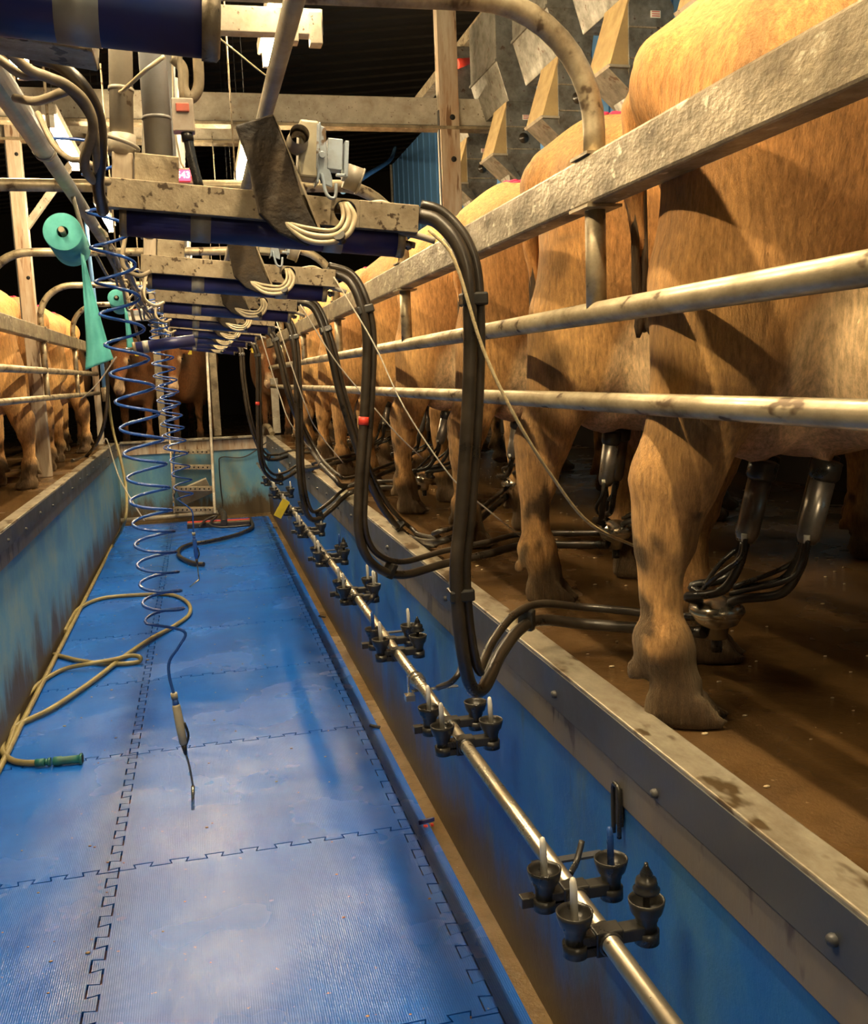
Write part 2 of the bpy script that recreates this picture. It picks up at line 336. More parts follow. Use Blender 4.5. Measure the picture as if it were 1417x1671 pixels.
for i in range(11):
    y0, y1 = rows[i], rows[i+1]
    o = MB().prism(mat_outline(XM, XE, y0, y1, True), -.012, .006).build('foam_mat', 'mat'); tag(o, 'wide ribbed blue floor mat, %s from the camera in the main row' % mlabels[i], 'mat', 'wide blue foam mats of the pit floor')
    o = MB().prism(mat_outline(X2, XM, y0, y1, False), -.012, .0055).build('foam_mat', 'mat'); tag(o, 'narrow blue floor mat against left wall, %s from the camera' % mlabels[i], 'mat', 'narrow blue foam mats along the left wall')
edge = []
for i in range(11): edge += line_y(XE, rows[i], rows[i+1], .0018)
tag(MB().prism([(.690, rows[0]), (.690, rows[11])]+edge[::-1], -.012, .0045).build('mat_edging', 'mat'), 'thin blue edging strip running down the right side of the mats', 'mat edging')
# debris: pale bits lying on the mats and the platform
b = MB()
for k in range(150):
    x, y = random.uniform(-.9, .6), random.uniform(1.6, 9); r = random.uniform(.0015, .004)*(1.6 if k % 17 == 0 else 1)
    b.ball((x, y, .006+r*.4), (r*1.6, r, r*.6), 6)
tag(b.build('straw_bits', 'debris'), 'scattered pale bits of straw and dirt lying on the blue mats', 'debris', kind='stuff')
b = MB()
for k in range(420):
    x, y = random.uniform(.83, 2.4), random.uniform(1.1, 9); r = random.uniform(.002, .005)
    b.ball((x, y, ZP+r*.4), (r*1.8, r, r*.6), 6)
tag(b.build('straw_bits', 'debris'), 'scattered straw and feed crumbs on the wet platform under the right cows', 'debris', kind='stuff')

# ------------------------------------------------------------------ rails, posts and hoops
RX, LX, RYS = .82, -1.07, [1.93, 3.83, 5.73, 7.63, 9.53]
def guard_rail(x, sx, lab, y0, y1):
    t = thing('guard_rail', lab, 'railing', (x, 0, ZP))
    MB().box((0, (y0+y1)/2, 2.968-ZP-.9+.0 if False else 1.967-ZP), (.06, y1-y0, .096)).build('top_beam', 'beam', t, .006)
    MB().tube([(0, y0, 1.705-ZP), (0, (y0+y1)/2, 1.705-ZP), (0, y1, 1.70-ZP)], .0235, 20).build('upper_pipe', 'rail', t)
    MB().tube([(-sx*.0, y0, 1.527-ZP), (0, (y0+y1)/2, 1.51-ZP), (0, y1, 1.49-ZP)], .0205, 20).build('lower_pipe', 'rail', t)
    for y in RYS:
        p = MB(); p.tube([(0, y, 1.705-ZP), (0, y, 1.93-ZP)], .0215, 18); p.box((0, y, 1.915-ZP), (.075, .10, .006)); p.build('post', 'rail', t)
        if sx < 0: MB().tube([(0, y, 1.5-ZP), (0, y, 1.70-ZP)], .020, 12).build('post', 'rail', t)
    return t
guard_rail(RX, 1, 'scratched steel rump rail with heavy top beam and two pipes, on the right', -.3, 11.3)
guard_rail(LX, -1, 'steel rump rail with top beam and two pipes along the left kerb', 3.2, 11.4)
hl = ['nearest overhead steel hoop, arching off the near right beam', 'second overhead hoop, crossing to the left frame above the first blue coil',
      'third overhead hoop, bending down behind the turquoise paper roll', 'fourth overhead hoop, its left bend next to the hanging turquoise sheet', 'farthest overhead hoop, beyond the small white meter']
for i, y in enumerate(RYS):
    zt = 2.31; r = .24; pts = [(RX, y, 2.016)]
    n = 10
    pts += [(RX-r+r*math.cos(a), y, zt-r+r*math.sin(a)) for a in [math.pi/2*k/n for k in range(n+1)]]
    pts += [((RX+LX)/2, y, zt-.005)]
    pts += [(LX+r-r*math.sin(a), y, zt-r+r*math.cos(a)) for a in [math.pi/2*k/n for k in range(n+1)]]
    pts += [(LX, y, 2.016)]
    b = MB().tube(pts, .0225, 18); b.box((RX, y, 2.018), (.07, .09, .006)); b.box((LX, y, 2.018), (.07, .09, .006))
    tag(b.build('overhead_hoop', 'rail'), hl[i], 'pipe', 'hoops over the pit')

# ------------------------------------------------------------------ portal frames
def frame(Y, z, xl, xr, lab, brace=True, s=1.0, x1=None):
    t = thing('portal_frame', lab, 'frame', (0, Y, ZP))
    e0, e1 = xl-.3, (x1 if x1 is not None else xr+.5)
    MB().box(((e0+e1)/2, .03, z-ZP), (e1-e0, .05, .13*s)).build('cross_beam', 'galv_light', t, .004)
    MB().box(((e0+e1)/2, .0, z-ZP-.085*s), (e1-e0, .12, .02)).build('lower_flange', 'beam', t, .002)
    for x in (xl, xr) if x1 is None else (xl,):
        MB().box((x, 0, (z+1.3-ZP)/2), (.10*s, .09, z+1.3-ZP)).build('post', 'postwood', t, .004)
        MB().box((x-.052*s, -.02, (z-ZP)/2+.6), (.012, .03, z-ZP-1.2)).build('edge_strip', 'flange', t)
        for zz in (W(733, 262, Y=Y).z, W(733, 194, Y=Y).z, 2.4):
            MB().lathe([(0, .0), (.014*s, .0), (.014*s, -.004)], (x+.02, -.048, zz-ZP), (0, -1, 0), 12).build('bolt_hole', 'black', t)
    if brace:
        s = 1 if xl < 0 else 1
        MB().bar((xl, 0, z-ZP-.75), (xl+.55, 0, z-ZP-.05), .05, .06, (0, 1, 0)).build('brace', 'galv_light', t, .002)
frame(6.9, W(560, 178, Y=6.9).z, -1.9, W(731, 180, Y=6.9).x, 'pale steel portal frame with the bolt-holed post left of the feed hoppers', brace=False, s=1.4)
frame(8.0, W(350, 215, Y=8.0).z, W(38, 400, Y=8.0).x, 1.45, 'farther steel portal frame with diagonal brace, post behind turquoise roll', x1=.45)
p = W(400, 35, Y=3.8)
t = thing('lamp_bracket', 'short pale steel cross rail holding up the near lamp, at the top edge', 'bracket', (p.x, 3.8, p.z))
MB().box((.02, 0, 0), (.52, .06, .09)).build('rail', 'galv_light', t, .003); MB().box((.16, -.03, .0), (.05, .06, .16)).build('clip', 'galv_light', t, .003); MB().box((.25, -.03, -.03), (.045, .06, .11)).build('clip', 'galv_light', t, .003)

# ------------------------------------------------------------------ lamps
LZ = 3.1
def lamp(x, y0, y1, lab):
    t = thing('ceiling_light', lab, 'lamp', (x, (y0+y1)/2, LZ), 0, 'fluorescent tube lights over the pit')
    L = y1-y0
    MB().box((0, 0, .07), (.09, L+.1, .06)).build('housing', 'galv_light', t, .008)
    MB().tube([(0, -L/2, 0), (0, L/2, 0)], .021, 10).build('tube', 'tube', t)
    for s in (-1, 1):
        MB().box((0, s*(L/2+.012), .01), (.05, .03, .07)).build('end_cap', 'white', t, .003)
        MB().tube([(0, s*L*.35, .1), (0, s*L*.35, 1.9)], .0018, 6).build('hanger', 'flange', t)
LR, LL = .44, -.72
lamp(LR, 3.55, 4.98, 'bright tube light beside the pipe at the top, right of centre')
lamp(LR, 6.75, 8.05, 'bright tube light half hidden behind the first black rubber flap')
lamp(LR, 9.3, 10.6, 'tube light farthest along the right-hand lamp row')
lamp(LL, 4.45, 5.3, 'bright tube light at the left edge of the picture, under the near arm')
lamp(LL, 6.25, 7.45, 'tube light glaring between the hoses at upper left')
lamp(LL, 9.2, 10.4, 'tube light farthest along the left-hand lamp row')
lamp(LR, .7, 2.0, 'tube light above the camera on the right-hand side')
lamp(LL, .9, 2.2, 'tube light above the camera on the left-hand side')
lamp(LR, -2.6, -1.3, 'tube light behind the camera on the right-hand side')

# ------------------------------------------------------------------ cows: one smooth skin from blended volumes
import openvdb
class SDF:
    def __init__(s, lo, hi, h):
        s.lo, s.h = np.array(lo, float), h; n = [int((b-a)/h)+1 for a, b in zip(lo, hi)]
        s.D = np.full(n, .5, np.float32); s.ax = [lo[i]+h*np.arange(n[i]) for i in range(3)]
    def _win(s, lo, hi):
        sl = []
        for i in range(3):
            a = max(0, int((lo[i]-s.lo[i])/s.h)); b = min(s.D.shape[i], int((hi[i]-s.lo[i])/s.h)+2); sl.append(slice(a, max(b, a)))
        g = np.meshgrid(*[s.ax[i][sl[i]] for i in range(3)], indexing='ij', sparse=True); return tuple(sl), g
    def _mix(s, sl, d, k, sub=False):
        a = s.D[sl]
        if sub: d = -d; h = np.clip(.5-.5*(a-d)/k, 0, 1); s.D[sl] = a*(1-h)+d*h+k*h*(1-h); return
        h = np.clip(.5+.5*(a-d)/k, 0, 1); s.D[sl] = a*(1-h)+d*h-k*h*(1-h)
    def cone(s, a, b, ra, rb, k=.05, sc=(1, 1, 1), sub=False):
        """tapered capsule; sc stretches the cross-section"""
        a, b = np.array(a, float), np.array(b, float); sc = np.array(sc, float); m = max(ra, rb)*max(sc)+k+.06
        sl, g = s._win(np.minimum(a, b)-m, np.maximum(a, b)+m)
        d = b-a; dd = ((d/sc)**2).sum(); t = sum((g[i]-a[i])*d[i]/sc[i]**2 for i in range(3))/max(dd, 1e-9); t = np.clip(t, 0, 1)
        q = np.sqrt(sum(((g[i]-a[i]-t*d[i])/sc[i])**2 for i in range(3)))-(ra+(rb-ra)*t)
        s._mix(sl, (q*min(sc)).astype(np.float32), k, sub)
    def ell(s, c, r, k=.06, pitch=0, yaw=0, sub=False):
        c, r = np.array(c, float), np.array(r, float); m = max(r)+k+.06
        sl, g = s._win(c-m, c+m); x, y, z = g[0]-c[0], g[1]-c[1], g[2]-c[2]
        if yaw: cw, sw = math.cos(yaw), math.sin(yaw); x, y = x*cw+y*sw, -x*sw+y*cw
        if pitch: cp, sp = math.cos(pitch), math.sin(pitch); x, z = x*cp+z*sp, -x*sp+z*cp
        k0 = np.sqrt((x/r[0])**2+(y/r[1])**2+(z/r[2])**2); k1 = np.sqrt((x/r[0]**2)**2+(y/r[1]**2)**2+(z/r[2]**2)**2)+1e-6
        s._mix(sl, (k0*(k0-1)/k1).astype(np.float32), k, sub)
    def mesh(s):
        g = openvdb.FloatGrid(); g.copyFromArray(s.D); v, q = g.convertToQuads(isovalue=0.0)
        return np.array(v)*s.h+s.lo, np.array(q)
def vnoise(P, f, seed=0):
    rs = np.random.RandomState(seed); tot = 0
    for k in range(7):
        d = rs.normal(size=3); tot = tot+np.sin(P@d*f*rs.uniform(.7, 1.5)+rs.uniform(0, 6.3))
    return tot/3.0
def cow_mesh(name, hr=0., hl=0., sp=.19, head='down', udder=1., seed=1, h=.0125, fat=1.0, shade_tone=(1, 1, 1)):
    S = SDF((-.45, -.46, -.02), (2.75 if head == 'level' else 2.5, .46, 1.62 if head == 'level' else 1.5), h)
    # trunk
    S.ell((.82, 0, .90), (.80, .315*fat, .345), .05)
    S.ell((1.28, 0, .90), (.36, .25, .36), .12); S.ell((.55, 0, .86), (.42, .33*fat, .30), .10)
    S.cone((-.02, 0, 1.22), (1.35, 0, 1.24), .085, .10, .14, (1, 1.1, .9))
    S.ell((.10, 0, 1.06), (.30, .235, .25), .08)
    for y in (1, -1):
        S.cone((.24, y*.20, 1.235), (.36, y*.13, 1.24), .055, .05, .07)                 # hook bone
        S.cone((.22, y*.19, 1.20), (-.13, y*.10, 1.13), .075, .062, .10)                 # hook to pin
        S.ell((-.140, y*.120, 1.13), (.070, .06, .08), .06)
        S.cone((.08, y*.15, 1.05), (-.07, y*.13, .80), .16, .115, .10)                   # buttock
    S.cone((-.02, 0, 1.24), (-.17, 0, 1.20), .075, .055, .08)
    # hollow flank and tail groove
    for y in (1, -1):
        S.ell((.44, y*.36, 1.13), (.15, .085, .10), .10, sub=True)
    for y, f, s_ in ((-1, hr, sp), (1, hl, sp)):
        yy = y*s_
        S.cone((.10, y*.16, 1.0), (f*.45+.06, yy*.93, .72), .180, .108, .08, (1.12, .72, 1))       # thigh
        S.cone((f*.5+.04, yy*.95, .76), (f-.012, yy, .48), .108, .060, .06, (1.1, .80, 1))       # gaskin
        S.cone((f+.01, yy*.95, .76), (f-.050, yy, .48), .05, .032, .05, (1, .7, 1))              # achilles
        S.cone((f-.022, yy, .49), (f-.036, yy, .36), .062, .050, .04, (1.1, .84, 1))              # hock
        S.ell((f-.070, yy, .475), (.032, .034, .045), .03)
        S.cone((f-.055, yy, .40), (f-.050, yy, .19), .045, .038, .03, (1.08, .9, 1))               # cannon
        S.ell((f-.048, yy, .155), (.056, .054, .058), .03)
        S.cone((f-.048, yy, .15), (f-.02, yy, .08), .047, .048, .03)
        for q in (-1, 1):
            S.cone((f-.035, yy+q*.026, .045), (f+.015, yy+q*.028, .028), .044, .036, .010, (1.05, .72, 1))
            S.cone((f+.0, yy+q*.028, .016), (f+.062, yy+q*.024, .014), .030, .016, .010, (1, .9, 1))
            S.cone((f-.045, yy+q*.026, .02), (f-.01, yy+q*.028, .018), .033, .033, .010, (1, .8, 1))
            S.ell((f-.100, yy+q*.027, .105), (.018, .016, .024), .010)
    # forelegs
    for y in (1, -1):
        yy = y*.155; f = 1.28+.05*y*(1 if hl > 0 else 0)
        S.ell((1.26, y*.20, .98), (.20, .11, .28), .10, pitch=-.25)
        S.cone((1.22, y*.18, .80), (f-.02, yy, .60), .125, .078, .07, (1.1, .75, 1))
        S.cone((f-.02, yy, .62), (f, yy, .42), .070, .047, .04)
        S.ell((f+.008, yy, .395), (.052, .048, .06), .03)
        S.cone((f, yy, .36), (f, yy, .16), .039, .036, .03); S.ell((f, yy, .15), (.046, .044, .05), .03)
        S.cone((f+.01, yy, .14), (f+.04, yy, .07), .040, .045, .03)
        for q in (-1, 1):
            S.cone((f+.02, yy+q*.026, .045), (f+.10, yy+q*.028, .026), .046, .028, .012, (1.1, .72, 1))
            S.ell((f-.045, yy+q*.025, .115), (.018, .015, .022), .012)
    # udder
    if udder:
        u = udder
        S.ell((.12, 0, .70), (.23*u, .185*u, .19*u), .04); S.ell((.25, .12, .70), (.15*u, .135*u, .17*u), .025); S.ell((.25, -.12, .70), (.15*u, .135*u, .17*u), .025); S.ell((-.04, 0, .76), (.12*u, .135*u, .19*u), .04)
        for y in (1, -1):
            S.ell((.01, y*.088, .65), (.12*u, .10*u, .14*u), .02); S.ell((.20, y*.088, .66), (.12*u, .10*u, .12*u), .02)
            for x in (.02, .14): S.cone((x, y*.070, .56), (x, y*.070, .475), .022, .013, .015)
        S.ell((.50, 0, .62), (.24, .14, .07), .08, pitch=.12)
    # brisket, neck, head
    S.ell((1.52, 0, .78), (.17, .11, .20), .10)
    if head == 'down':
        n1, hd, mz = (1.72, 0, .98), (2.02, 0, .93), (2.30, 0, .62)
    else:
        n1, hd, mz = (1.76, 0, 1.10), (2.02, 0, 1.08), (2.27, 0, .74)
    n1, hd, mz = map(np.array, (n1, hd, mz))
    S.cone((1.42, 0, 1.04), n1, .205, .135, .12, (1, .72, 1.15)); S.cone(n1, hd, .135, .105, .07, (1, .78, 1.05))
    dv = (mz-hd)/np.linalg.norm(mz-hd); up = np.array([-dv[2], 0, dv[0]]); up = up if up[2] > 0 or abs(up[2]) < .1 else -up
    if up[0] < 0 and head == 'x': up = -up
    S.cone(hd-dv*.02, hd+dv*.17, .112, .088, .05, (1, .92, 1)); S.cone(hd+dv*.15, mz, .082, .058, .04, (1, .88, 1)); S.ell(mz+dv*.0, (.062, .068, .056), .03)
    S.cone(hd-up*.06+dv*.0, hd-up*.075+dv*.18, .06, .04, .05, (1, .7, 1))
    for y in (1, -1):
        e = hd+dv*.10+up*.045+np.array([0, y*.092, 0]); S.ell(e, (.03, .02, .024), .025)
        eb = hd-dv*.03+up*.045; S.cone(eb+np.array([0, y*.09, 0]), eb+np.array([-.02, y*.17, 0.0]), .020, .045, .02, (.5, 1, 1)); S.cone(eb+np.array([-.02, y*.17, 0]), eb+np.array([-.03, y*.25, -.01]), .045, .012, .02, (.45, 1, .9))
        S.ell(mz+dv*.045+up*.012+np.array([0, y*.032, 0]), (.014, .011, .011), .012, sub=True)
    S.ell(hd-dv*.09+up*.055, (.055, .07, .045), .04)
    # tail
    tl = [(-.17, 0, 1.20), (-.225, .0, 1.12), (-.235, .01, .98), (-.22, .02, .86)]
    for a, b, r0, r1 in zip(tl, tl[1:], (.036, .028, .022), (.028, .022, .018)): S.cone(a, b, r0, r1, .02)
    S.D[:, :, :2] = np.maximum(S.D[:, :, :2], .01)
    V, Q = S.mesh()
    # coat colours (the animal's own, then painted-in shade for the far cows)
    n1_, n2_ = vnoise(V, 5, seed), vnoise(V, 14, seed+5); z = V[:, 2]; y = np.abs(V[:, 1]); x = V[:, 0]
    gold, tan, pale, cream, mud = map(np.array, ((.47, .235, .078), (.64, .40, .16), (.68, .45, .20), (.84, .64, .40), (.075, .045, .022)))
    c = np.tile(gold, (len(V), 1))
    def over(m, col):
        nonlocal c; m = np.clip(m, 0, 1)[:, None]; c = c*(1-m)+np.array(col)*m
    over((z-1.12)/.2+n1_*.15, tan); over((.25-np.hypot((x+.05)/1.2, (z-.62)/1.3))*4+n1_*.15, tan)
    over((.68-z)/.25+n2_*.1, pale*.0+np.array((.58, .34, .14)))
    over(np.where((x > .35) & (x < 1.2), (.78-z)/.18, 0), pale)
    du = np.sqrt(((x-.17)/.30)**2+(V[:, 1]/.30)**2+((z-.64)/.27)**2)+np.clip((.10-x)*1.2, 0, .3)*(y > .13)+n1_*.03
    if udder: over((1.03-du)*9, cream); over(np.where(du < 1.1, (.60-z)*7, 0), (.70, .40, .30))
    over((.40-z)/.30*.55+n2_*.30-.05, (.30, .18, .075))
    over((.20-z)/.09+n2_*.6+n1_*.3, mud); over((vnoise(V, 34, seed+9)-.55)*1.6*(z < .42), mud*1.3)
    over((np.exp(-((x+.02)**2)/.02)*((z-.95) > 0)*(n2_+n1_*.8-.9)), mud*1.8)
    hx = np.linalg.norm(V-hd, axis=1); dm = np.linalg.norm(V-mz, axis=1); over((.125-dm)*14, np.array((.80, .62, .44))/np.array(shade_tone))
    over((.055-np.linalg.norm(V-(mz+dv*.060+up*.01), axis=1))*40, np.array((.22, .12, .10))/np.array(shade_tone))
    for s_ in (1, -1): over((.06-np.linalg.norm(V-(hd+dv*.10+up*.045+np.array([0, s_*.092, 0])), axis=1))*30, np.array((.72, .52, .32))/np.array(shade_tone))
    over((n1_*.5+n2_*.6-1.15)*(z < 1.0)*2, mud*1.6)
    c = c*np.array(shade_tone)
    low = np.clip((.34-V[:, 2])/.12, 0, 1)[:, None]; V = V+low*np.stack([vnoise(V, 60, 11), vnoise(V, 60, 12), vnoise(V, 60, 13)*(V[:, 2] > .03)], 1)*.0028
    V = V.copy(); V[:, 2] += .085*np.clip((V[:, 2]-.62)/.35, 0, 1)
    me = bpy.data.meshes.new(name); me.from_pydata(V.tolist(), [], Q[:, ::-1].tolist() if False else Q.tolist())
    b = bmesh.new(); b.from_mesh(me)
    for _ in range(2): bmesh.ops.smooth_vert(b, verts=b.verts, factor=.5, use_axis_x=True, use_axis_y=True, use_axis_z=True)
    bmesh.ops.recalc_face_normals(b, faces=b.faces); b.to_mesh(me); b.free()
    at = me.color_attributes.new('coat', 'FLOAT_COLOR', 'POINT'); cc = np.ones((len(V), 4), np.float32); cc[:, :3] = np.clip(c, 0, 1); at.data.foreach_set('color', cc.ravel())
    me.polygons.foreach_set('use_smooth', [True]*len(me.polygons)); me.materials.append(M['cow'])
    return me, (hd+np.array([0, 0, .085]), dv, up, mz)
rs = random.Random(3)
def make_cow(name, me, inf, marker=True, tags=False, head='down'):
    t = thing(name, '', 'cow'); o = bpy.data.objects.new('body', me); COL.objects.link(o); o.parent = t
    hd, dv, up, mz = inf
    b = MB()
    for k in range(9):
        q = rs.uniform(0, 6.3); r = rs.uniform(0, .011)
        b.tube(spline([(-.226+r*math.cos(q), .018+r*math.sin(q), 1.06), (-.225+1.2*r*math.cos(q), .02+1.3*r*math.sin(q), .87), (-.21+rs.uniform(-.02, .02), .02+rs.uniform(-.012, .012), .74+rs.uniform(0, .05))], 5), [.010]*5+[.012]*5+[.004], 6)
    b.build('tail_switch', 'switch', t)
    if marker:
        b = MB(); CO = np.array([v.co[:] for v in me.vertices])
        for k in range(70):
            x = rs.uniform(-.02, .55); y = rs.uniform(-.06, .06); q_ = np.argmin((CO[:, 0]-x)**2+(CO[:, 1]-y)**2+(CO[:, 2] < 1.15)*9); b.ball((x, y, CO[q_, 2]+.001), (rs.uniform(.01, .03), rs.uniform(.006, .012), .007), 6)
        tag(b.build('marker_paint', 'pink', t), 'smear of magenta marker paint on the rump')
    for s in (1, -1):
        e = hd+dv*.10+up*.05+np.array([0, s*.108, 0]); MB().ball(e, .017, 10).build('eye', 'eye', t)
    if tags:
        for s in (1, -1):
            eb = hd-dv*.03+up*.045+np.array([-.005, s*.20, -.02]); MB().box(eb, (.012, .05, .06)).build('ear_tag', 'yellow', t, .006)
    return t
variants = []
for i, a in enumerate((dict(hr=-.10, hl=-.09, sp=.215, seed=1, udder=1.06), dict(hr=-.12, hl=.05, sp=.20, seed=2, udder=1.08), dict(hr=-.10, hl=-.02, sp=.22, seed=3, udder=1.16, fat=1.04))):
    variants.append(cow_mesh('cow_body', **a))
protos = [make_cow('cow', *v) for v in variants]
hv = cow_mesh('cow_body', hr=-.1, hl=.0, sp=.17, seed=6, udder=.7, head='level', shade_tone=(.55, .42, .40)); hproto = make_cow('cow', *hv, marker=False, tags=True)  # coat darkened to paint in the shade where the far cows stand
used = set()
def place(pr, x, y, ang, z, lab, grp, sc=1.0):
    o = pr if pr.name not in used else copy_tree(pr); used.add(pr.name)
    o.location = (x, y, z); o.rotation_euler = (0, 0, ang); o.scale = (sc, sc, sc); o['label'] = lab; o['group'] = grp; return o
TH = math.radians(-37)
right = [(0, 1.090, 1.785, -34, 'golden cow nearest the camera, its rump filling the upper right behind the beam'),
         (1, 1.21, 2.78, -37, 'second cow in the right row, its hind leg just left of the nearest cow'),
         (2, 1.25, 3.78, -37, 'third cow in the right row, with round cream udder behind the first vertical hoses'),
         (0, 1.22, 4.80, -39, 'fourth cow on the right, hind leg left of the thick hoses with red tape'),
         (1, 1.22, 5.82, -36, 'fifth cow on the right, pale rump showing above the beam past the first arm end'),
         (2, 1.20, 6.82, -38, 'sixth cow on the right, seen between hanging black hose bundles'),
         (0, 1.2, 7.85, -36, 'seventh cow on the right, mostly covered by hoses and rails'),
         (1, 1.2, 8.87, -38, 'eighth cow on the right, far down the row'),
         (2, 1.2, 9.87, -37, 'ninth and last cow of the right row, by the far end')]
for v, x, y, a, lab in right: place(protos[v], x, y, math.radians(a), ZP, lab, 'cows standing in the right milking row')
left = [(1, -1.38, 6.28, 217, 'nearest cow of the left row, cut by the left edge'), (0, -1.40, 7.22, 219, 'second cow on the left, its pale rump left of the slanting post'),
        (2, -1.40, 8.62, 216, 'third cow on the left, behind the bend of a steel hoop'), (1, -1.39, 9.62, 218, 'fourth cow on the left, behind the turquoise sheet'),
        (0, -1.38, 10.6, 217, 'last cow of the left row, by the far wall')]
for v, x, y, a, lab in left: place(protos[v], x, y, math.radians(a), ZP, lab, 'cows standing in the left milking row')
for x, y, a, lab in ((-.62, 14.0, 263, 'brown cow facing the pit at the far end, left of the left post'), (.02, 14.1, 262, 'pale-faced cow with yellow ear tag between the two far posts'),
                     (1.15, 14.2, 262, 'dark brown cow in the shade right of the far right post'), (-1.75, 14.4, 275, 'brown cow waiting at far left behind the hanging hoses')):
    place(hproto, x, y, math.radians(a), .80, lab, 'cows waiting at the far end', .94)

# ------------------------------------------------------------------ teat cup clusters
def cluster(cl, ud, ang, lab):
    """cl: claw centre; ud: where the udder's teats hang"""
    t = thing('milking_cluster', lab, 'milking cluster', cl, ang, 'milking clusters hanging under the right row of cows')
    dd = Matrix.Rotation(-ang, 3, 'Z') @ (Vector(ud)-Vector(cl)); zt = dd.z
    b = MB(); b.lathe([(0, -.055), (.022, -.055), (.026, -.03), (.044, -.022), (.052, -.006), (.052, .006), (.047, .010)], seg=24)
    b.build('claw_bowl', 'steel', t)
    b = MB(); b.lathe([(.056, -.002), (.059, .004), (.058, .014), (.050, .022), (.030, .034), (.012, .040), (0, .041)], seg=24); b.build('claw_dome', 'steel', t)
    b = MB(); b.tube([(.0, .0, -.05), (0, 0, -.085)], .012, 10); b.build('milk_outlet', 'rubber', t)
    for i, (sx, sy) in enumerate(((1, 1), (1, -1), (-1, 1), (-1, -1))):
        ux, uy = dd.x+sx*.058, dd.y+sy*.068
        top = Vector((ux, uy, zt)); bot = Vector((ux-dd.x*.17-.01, uy-dd.y*.12, zt-.165)); d = (top-bot).normalized()
        s = MB(); s.tube([bot, bot+d*.012, bot+d*.02, bot+d*.13], [.017, .022, .0235, .0235], 16)
        c = s.build('teat_cup_shell', 'shell', t)
        r = MB(); r.tube([bot+d*.128, bot+d*.135, bot+d*.165, bot+d*.168], [.024, .029, .029, .022], 16); r.build('liner_mouthpiece', 'rubber', t)
        mid = Vector((bot.x*.62+sx*.022, bot.y*.62+sy*.022, .085)); e = Vector((sx*.030, sy*.028, .030))
        r = MB(); r.tube(spline([bot, bot-d*.05, mid-Vector((0, 0, .02)), Vector((sx*.055, sy*.05, .045)), e], 6), .0095, 10); r.build('short_milk_tube', 'rubber', t)
        r = MB(); r.tube(spline([bot+d*.01+Vector((0, sy*.024, 0)), bot-d*.03+Vector((0, sy*.03, 0)), mid+Vector((sx*.012, sy*.012, .01)), e+Vector((0, 0, .02))], 6), .0055, 8); r.build('short_pulse_tube', 'rubber', t)
        r = MB(); r.tube([bot+Vector((0, sy*.022, .004)), bot+Vector((0, sy*.024, .020))], .006, 8); r.build('air_nipple', 'white', t)
    return t
claws = []
cl_lab = ['shiny cluster of steel teat cups on the nearest cow, right of its hind leg', 'steel teat cup cluster under the second cow, left of the nearest hind leg', 'steel teat cup cluster under the third cow, just right of the thick hoses',
          'teat cup cluster under the fourth cow, left of the vertical hoses', 'teat cup cluster under the fifth cow', 'teat cup cluster under the sixth cow, far down the row', 'teat cup cluster under the seventh cow']
cpx = [W(1170, 1000, Z=1.065), W(1005, 868, Z=1.06), W(840, 792, Z=1.09), W(692, 782, Z=1.05)]
for i in range(7):
    v, x, y, a, _ = right[i]; a = math.radians(a); h_ = Vector((math.cos(a), math.sin(a), 0)); u = Vector((x, y, ZP+.50))+h_*.09
    p = cpx[i] if i < 4 else Vector((u.x-.1, u.y+.05, 1.06))
    claws.append(p); cluster(p, u, a, cl_lab[i])

